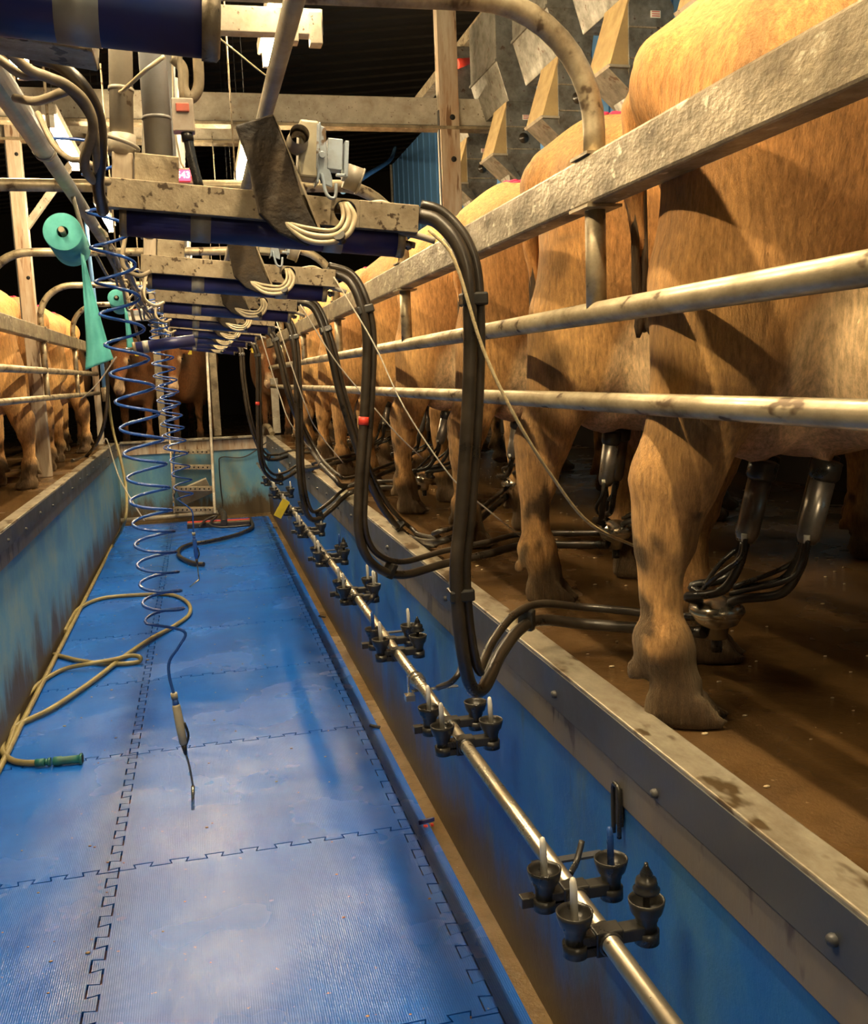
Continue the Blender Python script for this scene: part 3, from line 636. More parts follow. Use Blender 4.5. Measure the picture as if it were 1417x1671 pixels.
# ------------------------------------------------------------------ overhead milking arms
ARM_L = .53
def make_arm():
    t = thing('overhead_milking_unit', '', 'milking unit')
    # C-channel with a round cable hole in its front face
    b = MB(); H_, D_ = .048, .062; hx, hz, hr = .398, -.022, .0195
    b.box((hx/2-.0125, 0, -H_/2), (hx-.025, .003, H_)); b.box(((hx+.025+ARM_L)/2, 0, -H_/2), (ARM_L-hx-.025, .003, H_))
    per = []; n = 32
    for k in range(n):
        a = 2*math.pi*k/n; c_, s_ = math.cos(a), math.sin(a); m = 1/max(abs(c_)/.025, abs(s_)/(.026 if s_ < 0 else .022)); per.append((hx+c_*m, hz+s_*m))
    cir = [(hx+hr*math.cos(2*math.pi*k/n), hz+hr*math.sin(2*math.pi*k/n)) for k in range(n)]
    vs = [(x, y, z) for y in (-.0015, .0015) for L in (per, cir) for x, z in L]
    fs = []
    for k in range(n):
        j = (k+1) % n; fs += [(k, j, n+j, n+k), (2*n+k, 3*n+k, 3*n+j, 2*n+j), (n+k, n+j, 3*n+j, 3*n+k)]
    b.add(vs, fs)
    b.box((ARM_L/2, D_/2, -.0015), (ARM_L, D_, .003)); b.box((ARM_L/2, .012, -H_+.0015), (ARM_L, .026, .003)); b.box((ARM_L/2, D_, -.008), (ARM_L, .003, .016)); b.box((.0015, D_/2, -H_/2), (.003, D_, H_))
    b.build('channel', 'galv', t, .0012)
    cy, cz, cr = .045, -.060, .0275
    MB().tube([(.028, cy, cz), (.50, cy, cz)], cr, 28).build('cylinder', 'bluecyl', t)
    MB().tube([(.018, cy, cz), (.030, cy, cz)], cr*1.03, 28).build('cylinder_end', 'galv', t)
    e = MB(); e.tube([(.498, cy, cz), (.512, cy, cz)], cr*1.03, 28); e.tube([(.512, cy, cz), (.535, cy, cz-.004)], .006, 8); e.ball((.525, cy+.012, cz-.004), .008, 8); e.build('cylinder_end', 'galv', t)
    for x in (.135, .365): MB().tube([(x, cy, cz), (x+.034, cy, cz)], cr+.0012, 28).build('clamp_band', 'strap', t)
    MB().box((.078, .045, .024), (.072, .05, .048)).build('mounting_box', 'galv', t, .002)
    MB().box((.022, .048, .024), (.034, .04, .048)).build('mast_foot', 'postwood', t, .002)
    m = MB(); m.tube([(.020, .048, .05), (.016, .048, .27), (.010, .048, .95)], .0195, 20); m.build('mast_pipe', 'pvc', t)
    MB().tube([(.020, .048, .046), (.020, .048, .080)], .0232, 20).build('pipe_coupling', 'pvc', t); MB().tube([(.018, .048, .150), (.018, .048, .156)], .0212, 16).build('pipe_collar', 'pvc', t)
    m = MB(); m.tube([(.082, .10, .03), (.060, .13, .30), (.045, .16, .8)], .024, 20); m.tube([(.074, .11, .125), (.0735, .11, .13)], .0252, 20); m.build('riser_pipe', 'pvcgrey', t)
    # rubber flap wrapped over the arm
    out = [(.206, .100), (.268, .125), (.300, .055), (.322, -.012), (.352, -.062), (.335, -.088), (.282, -.070), (.248, -.040), (.238, .0), (.226, .05)]
    f = MB(); f.prism(out, -.012, .004, lambda a, bb, h: (a, h-.004, bb)); f.build('rubber_flap', 'flap', t, .003)
    f = MB(); f.add([(.268, -.016, .125), (.268, .10, .118), (.352, .10, -.05), (.352, -.016, -.062), (.272, -.016, .120), (.272, .10, .113), (.357, .10, -.05), (.357, -.016, -.062)],
                    [(0, 1, 2, 3), (7, 6, 5, 4), (0, 4, 5, 1), (1, 5, 6, 2), (2, 6, 7, 3), (3, 7, 4, 0)]); f.build('flap_plate', 'galv', t)
    # valve block
    v = MB(); v.lathe([(.0125, .02), (.0125, -.01), (.0150, -.014), (.0185, -.010), (.0185, .004), (.0165, .010), (.0165, .04)], (.310, -.012, .083), (0, -1, .12), 24); v.build('pipe_socket', 'pvc', t)
    v = MB(); v.box((.330, .012, .075), (.034, .05, .095)); v.build('valve_body', 'handle', t, .004)
    pl = MB(); pl.prism([(.342, .118), (.358, .112), (.362, .06), (.372, .028), (.372, .014), (.352, .020), (.343, .045)], -.014, -.008, lambda a, bb, h: (a, h, bb)); pl.box((.347, .01, .07), (.004, .05, .10))
    pl.box((.375, .0, .070), (.026, .03, .052)); pl.build('valve_cover', 'bracket', t, .0015)
    v = MB(); v.box((.394, -.004, .062), (.007, .04, .060)); v.box((.386, -.02, .034), (.018, .008, .005)); v.tube(spline([(.352, -.018, .035), (.362, -.022, .0), (.376, -.022, -.004), (.378, -.02, .02)], 5), .0032, 8); v.tube([(.352, -.018, .065), (.352, -.024, .065)], .006, 10); v.build('latch', 'bracket', t, .001)
    v = MB(); v.tube([(.400, .03, .045), (.428, .03, .038)], .022, 20); v.tube([(.425, .03, .038), (.428, .03, .037)], .024, 20); v.build('canister', 'pvc', t)
    for q in (0, 1, 2):
        l = MB(); l.tube(spline([(.400-.006*q, .02, -.012), (.401-.006*q, -.008, -.012), (.412-.010*q, -.018, -.035), (.400-.008*q, -.022, -.064+.006*q), (.368, -.022, -.080+.010*q), (.328, -.02, -.078+.010*q), (.290, -.01, -.050)], 7), .0052 if q < 2 else .0036, 10)
        l.build('cable_loop', 'tanhose', t)
    MB().tube([(.384, -.028, -.066), (.390, -.014, -.073)], .0105, 10).build('cable_tie', 'rubber', t)
    l = MB(); l.tube(spline([(.50, .02, -.045), (.54, .015, -.052), (.565, .012, -.058)], 4), .006, 10); l.build('hose_support_rod', 'pvc', t)
    l = MB(); l.tube(spline([(.43, .05, .0), (.47, .05, .010), (.50, .045, .0)], 4), .003, 8); l.build('thin_tube', 'tanhose', t)
    return t
arm0 = make_arm()
arm_lab = ['nearest full overhead arm: galvanised channel, dark blue cylinder below, black rubber flap and grey valve', 'second overhead arm, showing a small pale blue valve casting under the nearest arm',
           'third overhead arm, just below the second, with big tan cable loop', 'fourth overhead arm in the stack of galvanised channels', 'fifth overhead arm in the stack of galvanised channels', 'sixth overhead arm, low in the stack', 'seventh overhead arm, lowest and farthest in the stack', 'eighth overhead arm, hardly seen behind the others']
arms = []
for k in range(8):
    a = arm0 if k == 0 else copy_tree(arm0)
    a.location = (-.121-.003*k, 1.75+1.06*k, 1.937+.004*k); a.rotation_euler = (0, .085+.008*k, 0); a['label'] = arm_lab[k]; a['group'] = 'milking units hanging over the pit'; arms.append(a)
# swung-away arm at the top left corner
t = thing('overhead_milking_unit', 'big dark blue cylinder of the closest arm, crossing the top left corner', 'milking unit', W(352, 43, Y=.93), 0, None)
T0 = t.location; e = Vector(W(-260, -28, Y=.93))-T0; d = e.normalized()
MB().tube([(0, 0, 0), e], .0275, 32).build('cylinder', 'bluecyl', t)
b = MB(); b.lathe([(0, .004), (.026, .004), (.0295, .001), (.0295, -.012), (.0275, -.012)], (0, 0, 0), -d, 32); b.build('cylinder_end', 'galv', t)
q = Vector(W(165, 20, Y=.93))-T0; MB().tube([q, q-d*-.036], .0288, 32).build('clamp_band', 'strap', t)
c0, c1 = Vector(W(157, 82, Y=1.02))-T0, Vector(W(-200, 20, Y=1.02))-T0
MB().bar(c0, c1, .06, .022).build('channel', 'galv', t, .002)
m0 = Vector(W(195, 85, Y=1.2))-T0

# ------------------------------------------------------------------ pipes and cables running along the pit
def pipe(name, pts, r, m, lab, cat='pipe', grp=None, seg=14, sm=True):
    o = MB().tube(spline(pts, 6) if sm and len(pts) > 2 else pts, r, seg).build(name, m); return tag(o, lab, cat, grp)
t = thing('vacuum_pipe', 'bluish grey pipe slanting down at upper left, running the length of the pit', 'pipe', (-.34, 0, 2.2))
MB().tube([(0, -.8, .005), (0, 2.75, 0)], .028, 18).build('pipe', 'pvcgrey', t); MB().tube([(0, 2.75, 0), (-.01, 11.4, -.02)], .0215, 16).build('pipe', 'pvcgrey', t)
for y in (1.9, 2.02, 2.75, 4.3, 6.2): MB().tube([(0, y, 0), (0, y+.03, 0)], .030 if y < 3 else .026, 16).build('coupling', 'pvc', t)
for y in (2.9, 5.1, 7.3): MB().tube([(0, y, .02), (0, y, .9)], .004, 8).build('hanger', 'galv', t)
t = thing('wash_pipe', 'tan pipe rising from the black flap to the top edge beside the tube light', 'pipe', (.196, 0, 2.2))
MB().tube([(0, -.8, 0), (0, 11.4, 0)], .0175, 16).build('pipe', 'pvc', t)
for y in (3.9, 6.4, 8.9): MB().tube([(0, y, .0), (0, y, .9)], .003, 8).build('hanger', 'galv', t)
for i in range(9):
    pts = []; x0 = -.235+rs.uniform(-.05, .05); z0 = 2.02+rs.uniform(-.06, .05); y = 3.1+rs.uniform(0, .25)
    while y < 10.3:
        pts.append((x0+rs.uniform(-.014, .014), y, z0+rs.uniform(-.008, .008))); pts.append((x0+rs.uniform(-.03, .03), y+.5, z0-.025-rs.uniform(0, .05))); y += 1.06
    pipe('service_cable', pts, rs.choice((.0045, .006, .0085)), ('cable', 'tanhose', 'cable', 'pvcgrey')[i % 4], 'dusty cable sagging along the left ends of the overhead arms', 'cable', 'cables bundled along the arms', 8)
def hose_px(name, L, r, m, lab, cat='hose', grp=None, seg=10, n=8):
    return tag(MB().tube(spline([W(x, y, **{k: v}) for x, y, k, v in L], n), r, seg).build(name, m), lab, cat, grp)
hose_px('air_hose', [(-60, 20, 'Y', 1.4), (0, 72, 'Y', 1.42), (45, 112, 'Y', 1.45), (78, 126, 'Y', 1.46), (110, 140, 'Y', 1.47), (140, 168, 'Y', 1.5), (152, 210, 'Y', 1.52), (138, 262, 'Y', 1.55), (150, 292, 'Y', 1.6), (175, 296, 'Y', 1.7)], .0072, 'cable', 'tan hose looping down through a black tie at upper left')
hose_px('air_hose', [(-60, 60, 'Y', 1.45), (0, 98, 'Y', 1.45), (35, 122, 'Y', 1.46), (75, 126, 'Y', 1.47), (115, 148, 'Y', 1.5), (150, 196, 'Y', 1.52), (157, 250, 'Y', 1.55), (160, 320, 'Y', 1.65)], .006, 'cable', 'tan hose just under the looping hose at upper left')
hose_px('air_hose', [(50, 92, 'Y', 1.5), (95, 105, 'Y', 1.5), (135, 140, 'Y', 1.5), (160, 190, 'Y', 1.53), (164, 250, 'Y', 1.56), (160, 300, 'Y', 1.62), (168, 345, 'Y', 1.7)], .0095, 'hose', 'thick black hose bending down beside the vertical mast at upper left')
hose_px('air_hose', [(25, 160, 'Y', 2.2), (60, 165, 'Y', 2.1), (98, 152, 'Y', 2.0), (130, 140, 'Y', 2.0)], .0085, 'cable', 'short tan hose joining the grey slanting pipe at upper left')
hose_px('air_hose', [(62, 185, 'Y', 2.4), (85, 232, 'Y', 2.3), (112, 258, 'Y', 2.25), (135, 262, 'Y', 2.2), (160, 275, 'Y', 2.2)], .0065, 'cable', 'tan hose crossing in front of the left tube light')
hose_px('air_hose', [(172, 205, 'Y', 1.7), (170, 260, 'Y', 1.7), (163, 300, 'Y', 1.7), (172, 325, 'Y', 1.74), (182, 332, 'Y', 1.78)], .004, 'tanhose', 'thin yellowed tube curving into the left end of the nearest arm')
for k in range(5):
    y = 2.70+1.06*k
    hose_px2 = [(-.115-.03, y+.1, 2.03), (-.16, y+.06, 1.97), (-.165, y, 1.90), (-.13, y-.01, 1.872), (-.10, y+.03, 1.885)]
    pipe('air_hose', hose_px2, .006, ('cable', 'tanhose')[k % 2], ['tan', 'yellowed', 'dusty', 'pale', 'thin dusty'][k]+' looped hose at the left end of the %s arm' % ['second', 'third', 'fourth', 'fifth', 'sixth'][k], 'hose', None, 10)
pipe('cable', [W(268, 92, Y=1.6), W(235, 117, Y=1.6), W(203, 146, Y=1.66), W(196, 150, Y=1.78)], .0032, 'tanhose', 'yellowish cable crossing diagonally in front of the vertical mast', 'cable')
hose_px('air_hose', [(283, 95, 'Y', 2.0), (298, 112, 'Y', 2.0), (300, 145, 'Y', 2.0), (312, 160, 'Y', 2.0), (324, 140, 'Y', 2.0), (323, 90, 'Y', 2.0)], .0105, 'cable', 'dark hose looping below the blue cylinder near the red button box')
# band strap round mast and hoses
p = W(170, 210, Y=1.68)
b = MB(); b.tube([(p.x+.012+.034*math.cos(a), p.y+.095+.034*math.sin(a), p.z-.01*math.cos(a)) for a in [2*math.pi*k/28 for k in range(29)]], .0035, 8)
tag(b.build('strap_band', 'pvc'), 'tan strap looped around the vertical mast and the hoses', 'strap')
# junction box with faded red button
p = W(299, 190, Y=1.95); t = thing('junction_box', 'grey switch box with faded red button hanging above the nearest arm', 'switch box', p)
MB().box((0, 0, 0), (.040, .03, .060)).build('box', 'cardbox', t, .003); MB().box((0, -.0165, .012), (.024, .004, .016)).build('button', 'redlabel', t, .002)
MB().tube([(.004, -.002, -.028), (.006, -.002, -.045)], .011, 12).build('cable_gland', 'rubber', t)
MB().tube(spline([(.006, -.002, -.04), (.010, -.004, -.075), (.020, -.01, -.13)], 5), .009, 12).build('black_cable', 'rubber', t)
MB().tube(spline([(.0, 0, .03), (.002, 0, .12), (.01, 0, .3)], 5), .005, 8).build('feed_cable', 'cable', t)
p = W(302, 287, Y=2.0); t = thing('led_display', 'small box with red lit digits peeking over the nearest arm', 'display', p)
MB().box((0, .012, 0), (.034, .022, .030)).build('housing', 'cardbox', t, .002); MB().box((-.003, -.0005, .001), (.026, .003, .020)).build('screen', 'displayred', t)
fc = bpy.data.curves.new('digits', 'FONT'); fc.body = '543'; fc.size = .017; fc.extrude = .0006; fc.align_x = 'CENTER'; fc.align_y = 'CENTER'
fo = bpy.data.objects.new('digits', fc); COL.objects.link(fo); bpy.context.view_layer.update(); me_ = bpy.data.meshes.new_from_object(fo); bpy.data.objects.remove(fo); fo = bpy.data.objects.new('digits', me_); COL.objects.link(fo); fo.parent = t; fo.location = (-.003, -.003, .001); fo.rotation_euler = (math.pi/2, 0, 0); me_.materials.clear(); me_.materials.append(M['led'])
MB().tube(spline([(0, .01, .015), (-.008, .01, .04), (-.012, .01, .14), (.02, .05, .30), (.20-p.x, .1, 2.19-p.z)], 5), .0018, 6).build('wire', 'tanhose', t)

# ------------------------------------------------------------------ hose bundles from arm to cluster
def bundle(lab, L, k, thick=.0135, n=8, clamps=(.17, .62), red=None, third=True):
    pts = [Vector(p) for p in L]; o = pts[0].copy(); t = thing('milk_hose_bundle', lab, 'hose bundle', o, 0, 'black hose bundles hanging from the arms')
    pts = [p-o for p in pts]; S = spline(pts, n); m = len(S)
    def off(dx, dy, low, r, sag=0):
        out = []
        zs = [p.z for p in S]; zmin, zmax = min(zs), max(zs)
        for i, p in enumerate(S):
            w = max(0, 1-(p.z-zmin)/.35); tt = (S[min(i+1, m-1)]-S[max(i-1, 0)]).normalized()
            side = tt.cross(Vector((0, 1, 0))); side = side.normalized() if side.length > .2 else Vector((1, 0, 0))
            out.append(p+side*dx+Vector((0, dy, -low*w)))
        return out
    MB().tube(off(-.000, 0, .0, 1), thick, 12).build('milk_hose', 'hose', t)
    MB().tube(off(.021, .006, -.020, 1), .0095, 10).build('pulse_hose', 'hose', t)
    MB().tube(off(.012, .020, .022, 1), .0085, 10).build('pulse_hose', 'hose', t)
    for c in clamps:
        i = int(c*m); a, b = S[i], S[i+1]; d = (b-a).normalized(); side = d.cross(Vector((0, 1, 0))).normalized()
        MB().bar(a+side*.009+Vector((0, .006, 0)), a+side*.009+Vector((0, .006, 0))+d*.024, .049, .036, (0, 1, 0)).build('hose_clamp', 'rubber', t, .004)
    if red:
        i = int(red*m); a, b = S[i], S[i+1]; d = (b-a).normalized()
        tag(MB().tube([a, a+d*.024], thick+.0018, 14).build('tape', 'red', t), 'red tape wrapped around the hose')
    return t
def PX(L): return [W(x, y, **{k: v}) for x, y, k, v in L]
c = claws
def claw_end(i): return Vector((c[i].x-.03, c[i].y, c[i].z-.04))
bundle('thick black hoses from the nearest arm end, looping down and over the kerb', PX([(684, 352, 'Y', 1.79), (715, 362, 'Y', 1.78), (748, 400, 'Y', 1.76), (764, 455, 'Y', 1.75), (768, 560, 'Y', 1.75), (764, 680, 'Y', 1.75), (754, 830, 'Y', 1.75), (745, 935, 'Y', 1.75), (752, 1040, 'Y', 1.76), (768, 1118, 'Y', 1.78), (790, 1122, 'Y', 1.82), (818, 1066, 'Y', 1.93), (850, 1026, 'Y', 2.02), (885, 1012, 'Y', 2.10), (950, 1018, 'Z', .985), (1030, 1024, 'Z', .985)])+[claw_end(0)], 0, clamps=(.205, .45, .76))
bundle('black hoses with a red tape band, looping across behind the nearest hoses', PX([(534, 444, 'Y', 2.86), (569, 457, 'Y', 2.83), (590, 500, 'Y', 2.81), (599, 560, 'Y', 2.81), (594, 680, 'Y', 2.81), (586, 790, 'Y', 2.81), (586, 874, 'Y', 2.82), (610, 922, 'Y', 2.86), (657, 938, 'Y', 2.95), (725, 920, 'Y', 3.05), (793, 905, 'Z', .985), (860, 890, 'Z', .985)])+[claw_end(1)], 1, red=.335)
bundle('black hoses sloping down right from the third arm, between the first two bundles', PX([(482, 492, 'Y', 3.92), (512, 503, 'Y', 3.9), (535, 560, 'Y', 3.87), (555, 644, 'Y', 3.87), (584, 735, 'Y', 3.87), (612, 806, 'Y', 3.9), (640, 850, 'Y', 3.95), (672, 878, 'Y', 4.05), (715, 884, 'Z', .98), (765, 862, 'Z', .99)])+[claw_end(2)], 2)
bundle('black hoses from the fourth arm with a low loop below the kerb', PX([(445, 516, 'Y', 4.97), (468, 526, 'Y', 4.95), (480, 569, 'Y', 4.93), (485, 671, 'Y', 4.93), (489, 780, 'Y', 4.93), (500, 836, 'Y', 4.95), (516, 848, 'Y', 5.0), (540, 832, 'Y', 5.1), (572, 804, 'Y', 5.25), (615, 796, 'Z', .99)])+[claw_end(3)], 3)
bundle('black hoses from the fifth arm, slanting behind the fourth bundle', PX([(424, 540, 'Y', 6.03), (444, 549, 'Y', 6.0), (457, 590, 'Y', 5.99), (475, 660, 'Y', 6.0), (512, 740, 'Y', 6.1), (545, 780, 'Z', 1.05), (570, 792, 'Z', .99)])+[claw_end(4)], 4)
bundle('black hoses with a small red tape, hanging in front of the dark far cow', PX([(400, 558, 'Y', 7.1), (414, 565, 'Y', 7.06), (420, 600, 'Y', 7.05), (421, 690, 'Y', 7.05), (426, 755, 'Y', 7.07), (444, 782, 'Y', 7.15), (466, 780, 'Y', 7.3), (490, 766, 'Y', 7.5), (520, 762, 'Z', .98)])+[claw_end(5)], 5, red=.30)
bundle('farthest black hose bundle, dropping beside the right far post', PX([(382, 560, 'Y', 8.15), (392, 572, 'Y', 8.11), (396, 620, 'Y', 8.1), (408, 690, 'Y', 8.1), (428, 742, 'Y', 8.2), (450, 750, 'Y', 8.4), (480, 742, 'Y', 8.7)])+[claw_end(6)], 6)
# dark hoses hanging at the left kerb end
hose_px('milk_hose', [(172, 575, 'Y', 9.2), (176, 640, 'Y', 9.2), (170, 690, 'Y', 9.2), (158, 722, 'Y', 9.3), (140, 745, 'X', -1.1), (118, 752, 'X', -1.15)], .016, 'hose', 'black hoses hanging at the far end of the left kerb')
# ropes
def rope(lab, L, r=.0022, m='wire'): hose_px('rope', L, r, m, lab, 'rope', None, 6, 6)
rope('fuzzy yellowish rope from the nearest arm down past the hind leg to a cluster', [(700, 374, 'Y', 1.74), (742, 425, 'Y', 1.73), (788, 568, 'Y', 1.73), (842, 682, 'Y', 1.73), (903, 780, 'Y', 1.78), (965, 856, 'Y', 1.9), (1040, 893, 'Y', 2.2)], .0036, 'rope')
rope('thin pale rope running from the second arm across the rails', [(545, 452, 'Y', 2.8), (610, 560, 'Y', 2.75), (660, 665, 'Y', 2.7), (738, 780, 'Y', 2.7), (800, 835, 'Y', 2.8), (850, 875, 'Y', 3.0)], .0022)
rope('thin pale rope running from the third arm past the red tape', [(490, 497, 'Y', 3.85), (545, 585, 'Y', 3.8), (602, 655, 'Y', 3.8), (650, 710, 'Y', 3.85), (690, 748, 'Y', 4.0)], .0026)
rope('thin string sagging from the fourth arm to the kerb', [(450, 520, 'Y', 4.9), (498, 660, 'Y', 4.9), (520, 705, 'Y', 5.0), (560, 755, 'Y', 5.1)], .003)
rope('thin string sagging from the fifth arm toward the far cows', [(425, 545, 'Y', 5.95), (455, 640, 'Y', 6.0), (480, 700, 'Y', 6.0), (540, 765, 'Y', 6.3), (575, 785, 'Y', 6.4)], .0036)
rope('pale wire with a hooked top hanging over the left kerb end', [(168, 722, 'Y', 9.0), (172, 716, 'Y', 9.0), (177, 724, 'Y', 9.0), (195, 780, 'Y', 8.9), (222, 828, 'Y', 8.8), (236, 850, 'Y', 8.8)], .006)
rope('pale string slanting down past the hanging turquoise sheet', [(190, 582, 'Y', 8.6), (160, 625, 'Y', 8.7), (132, 652, 'Y', 8.8)], .006)

# ------------------------------------------------------------------ jetter wash line on the right pit wall
JX, JZ = .60, .648
t = thing('wash_line_pipe', 'long shiny steel pipe carrying the black jetter cups along the right pit wall', 'pipe', (JX, 0, JZ))
MB().tube([(0, .3, .003), (0, 5, 0), (.0, 11.2, -.02)], .0165, 20).build('pipe', 'jetpipe', t)
for y, n_ in ((2.86, 1), (6.9, 1)):
    b = MB(); b.lathe([(.0165, -.03), (.021, -.03), (.021, -.018), (.024, -.016), (.024, .016), (.021, .018), (.021, .03), (.0165, .03)], (0, y, 0), (0, 1, 0), 20); b.build('pipe_clamp', 'steel', t)
    b = MB(); b.box((.06, y+.02, -.04), (.15, .02, .004)); b.box((-.025, y+.02, -.02), (.004, .02, .06)); b.box((-.03, y-.02, -.045), (.03, .03, .02)); b.build('wall_bracket', 'steel', t, .001)
for y in (1.62, 3.45, 5.3): MB().box((.06, y+.12, -.035), (.15, .02, .005)).build('wall_bracket', 'flange', t)
def cup(b, x, y, z=0):
    b.lathe([(.012, -.006), (.0175, -.006), (.0175, .012), (.0195, .015), (.0195, .020), (.0260, .028), (.0305, .044), (.0312, .051), (.0290, .052), (.0270, .045), (.021, .035), (.012, .031), (.0, .030)], (x, y, z), (0, 0, 1), 28)
def make_jetter(rods, lab):
    t = thing('jetter_cup_set', lab, 'jetter cups', (0, 0, 0), 0, 'jetter cup sets along the wash pipe')
    for s, yy in ((-1, -.073), (1, .073)):
        b = MB(); b.box((.008, yy, .006), (.115, .030, .024)); b.box((0, yy, .0), (.05, .034, .044)); b.lathe([(.0168, -.022), (.0215, -.022), (.0215, .022), (.0168, .022)], (0, yy, 0), (0, 1, 0), 20)
        b.box((-.035, yy, -.008), (.03, .030, .024)); b.build('cross_arm', 'rubber', t, .003)
    MB().box((-.085, .085, -.004), (.028, .022, .02)).build('clip', 'rubber', t, .002)
    for (x, y), r in zip(((-.056, -.073), (-.056, .073), (.073, -.073), (.073, .073)), rods):
        b = MB(); cup(b, x, y, .008); b.tube([(x, y, -.018), (x, y, .004)], .0215, 20); c_ = b.build('cup', 'rubber', t)
        if r in ('white', 'bluerod'): q = MB().tube([(x, y, .042), (x-.001, y, .10), (x-.002, y, .112), (x-.002, y, .118), (x-.002, y, .120)], [.0066, .0064, .0058, .004, .001], 12).build('nozzle', r, c_)
        if r == 'cone':
            q = MB(); q.lathe([(.006, .04), (.006, .072), (.022, .073), (.023, .078), (.017, .084), (.019, .088), (.017, .096), (.010, .099), (.011, .105), (.004, .118), (.003, .124), (.0, .124)], (x, y, 0)); q.build('stacked_plug', 'rubber', c_)
    return t
jl = [('nearest set of black jetter cups, with a blue rod and a black stacked plug', 1.50, ('white', 'white', 'cone', 'bluerod')),
      ('second set of black jetter cups, below the lower loop of the thick hoses', 2.40, ('white', 'white', 'white', None)),
      ('third set of jetter cups, one white rod and one black plug on its wall side', 3.26, ('white', 'bluerod', 'cone', 'white')),
      ('fourth set of jetter cups, paired white rods beside the wall', 4.12, ('white', 'white', 'white', 'white')),
      ('fifth set of jetter cups, dark rods on the wall side', 5.0, ('white', 'white', 'cone', 'bluerod')),
      ('sixth set of jetter cups, under the hose loop of the fourth arm', 5.95, ('white', 'white', 'white', None)),
      ('seventh set of jetter cups, next to the yellow tag', 6.95, ('white', 'white', 'white', 'white')),
      ('eighth set of jetter cups, near the far end of the wall', 7.95, ('white', 'white', 'white', None)),
      ('farthest set of jetter cups on the pipe', 8.95, ('white', 'white', 'white', 'white'))]
for lab, y, rods in jl:
    j = make_jetter(rods, lab); j.location = (JX, y-.02, JZ-.001*(y-1.5)); j.rotation_euler = (0, 0, 0)
# hooks on the wall
t = thing('wall_hook', 'black U-shaped rubber hook on the blue wall above the blue rod', 'hook', (XR-.012, 1.66, .79))
MB().tube(spline([(0, -.012, -.10), (0, -.012, -.01), (0, 0, .004), (0, .014, -.01), (0, .014, -.10)], 6), .005, 8).build('loop', 'rubber', t, 0); MB().box((.006, 0, -.04), (.01, .022, .08)).build('back_plate', 'rubber', t, .002)
pipe('rubber_strap', [(.66, 1.66, .69), (.64, 1.64, .66), (.615, 1.61, .655)], .006, 'rubber', 'short black strap from the wash pipe to the wall hook', 'strap')
hose_px('drain_hose', [(715, 1122, 'X', .64), (738, 1112, 'X', .66), (752, 1090, 'X', .69), (752, 1060, 'X', .72)], .009, 'hose', 'short black hose joining the wash pipe beside the steel clamp')
hose_px('drain_hose', [(592, 990, 'X', .63), (608, 975, 'X', .66), (613, 950, 'X', .70), (612, 930, 'X', .72)], .010, 'hose', 'short black hose beside the fourth jetter cups')
p = W(460, 830, X=.50); o = MB().box((0, 0, 0), (.055, .006, .13), Matrix.Rotation(.55, 3, 'Y')).build('yellow_tag', 'yellow', bevel=.001); o.location = p; tag(o, 'small yellow tag tied to the far part of the wash pipe', 'tag')

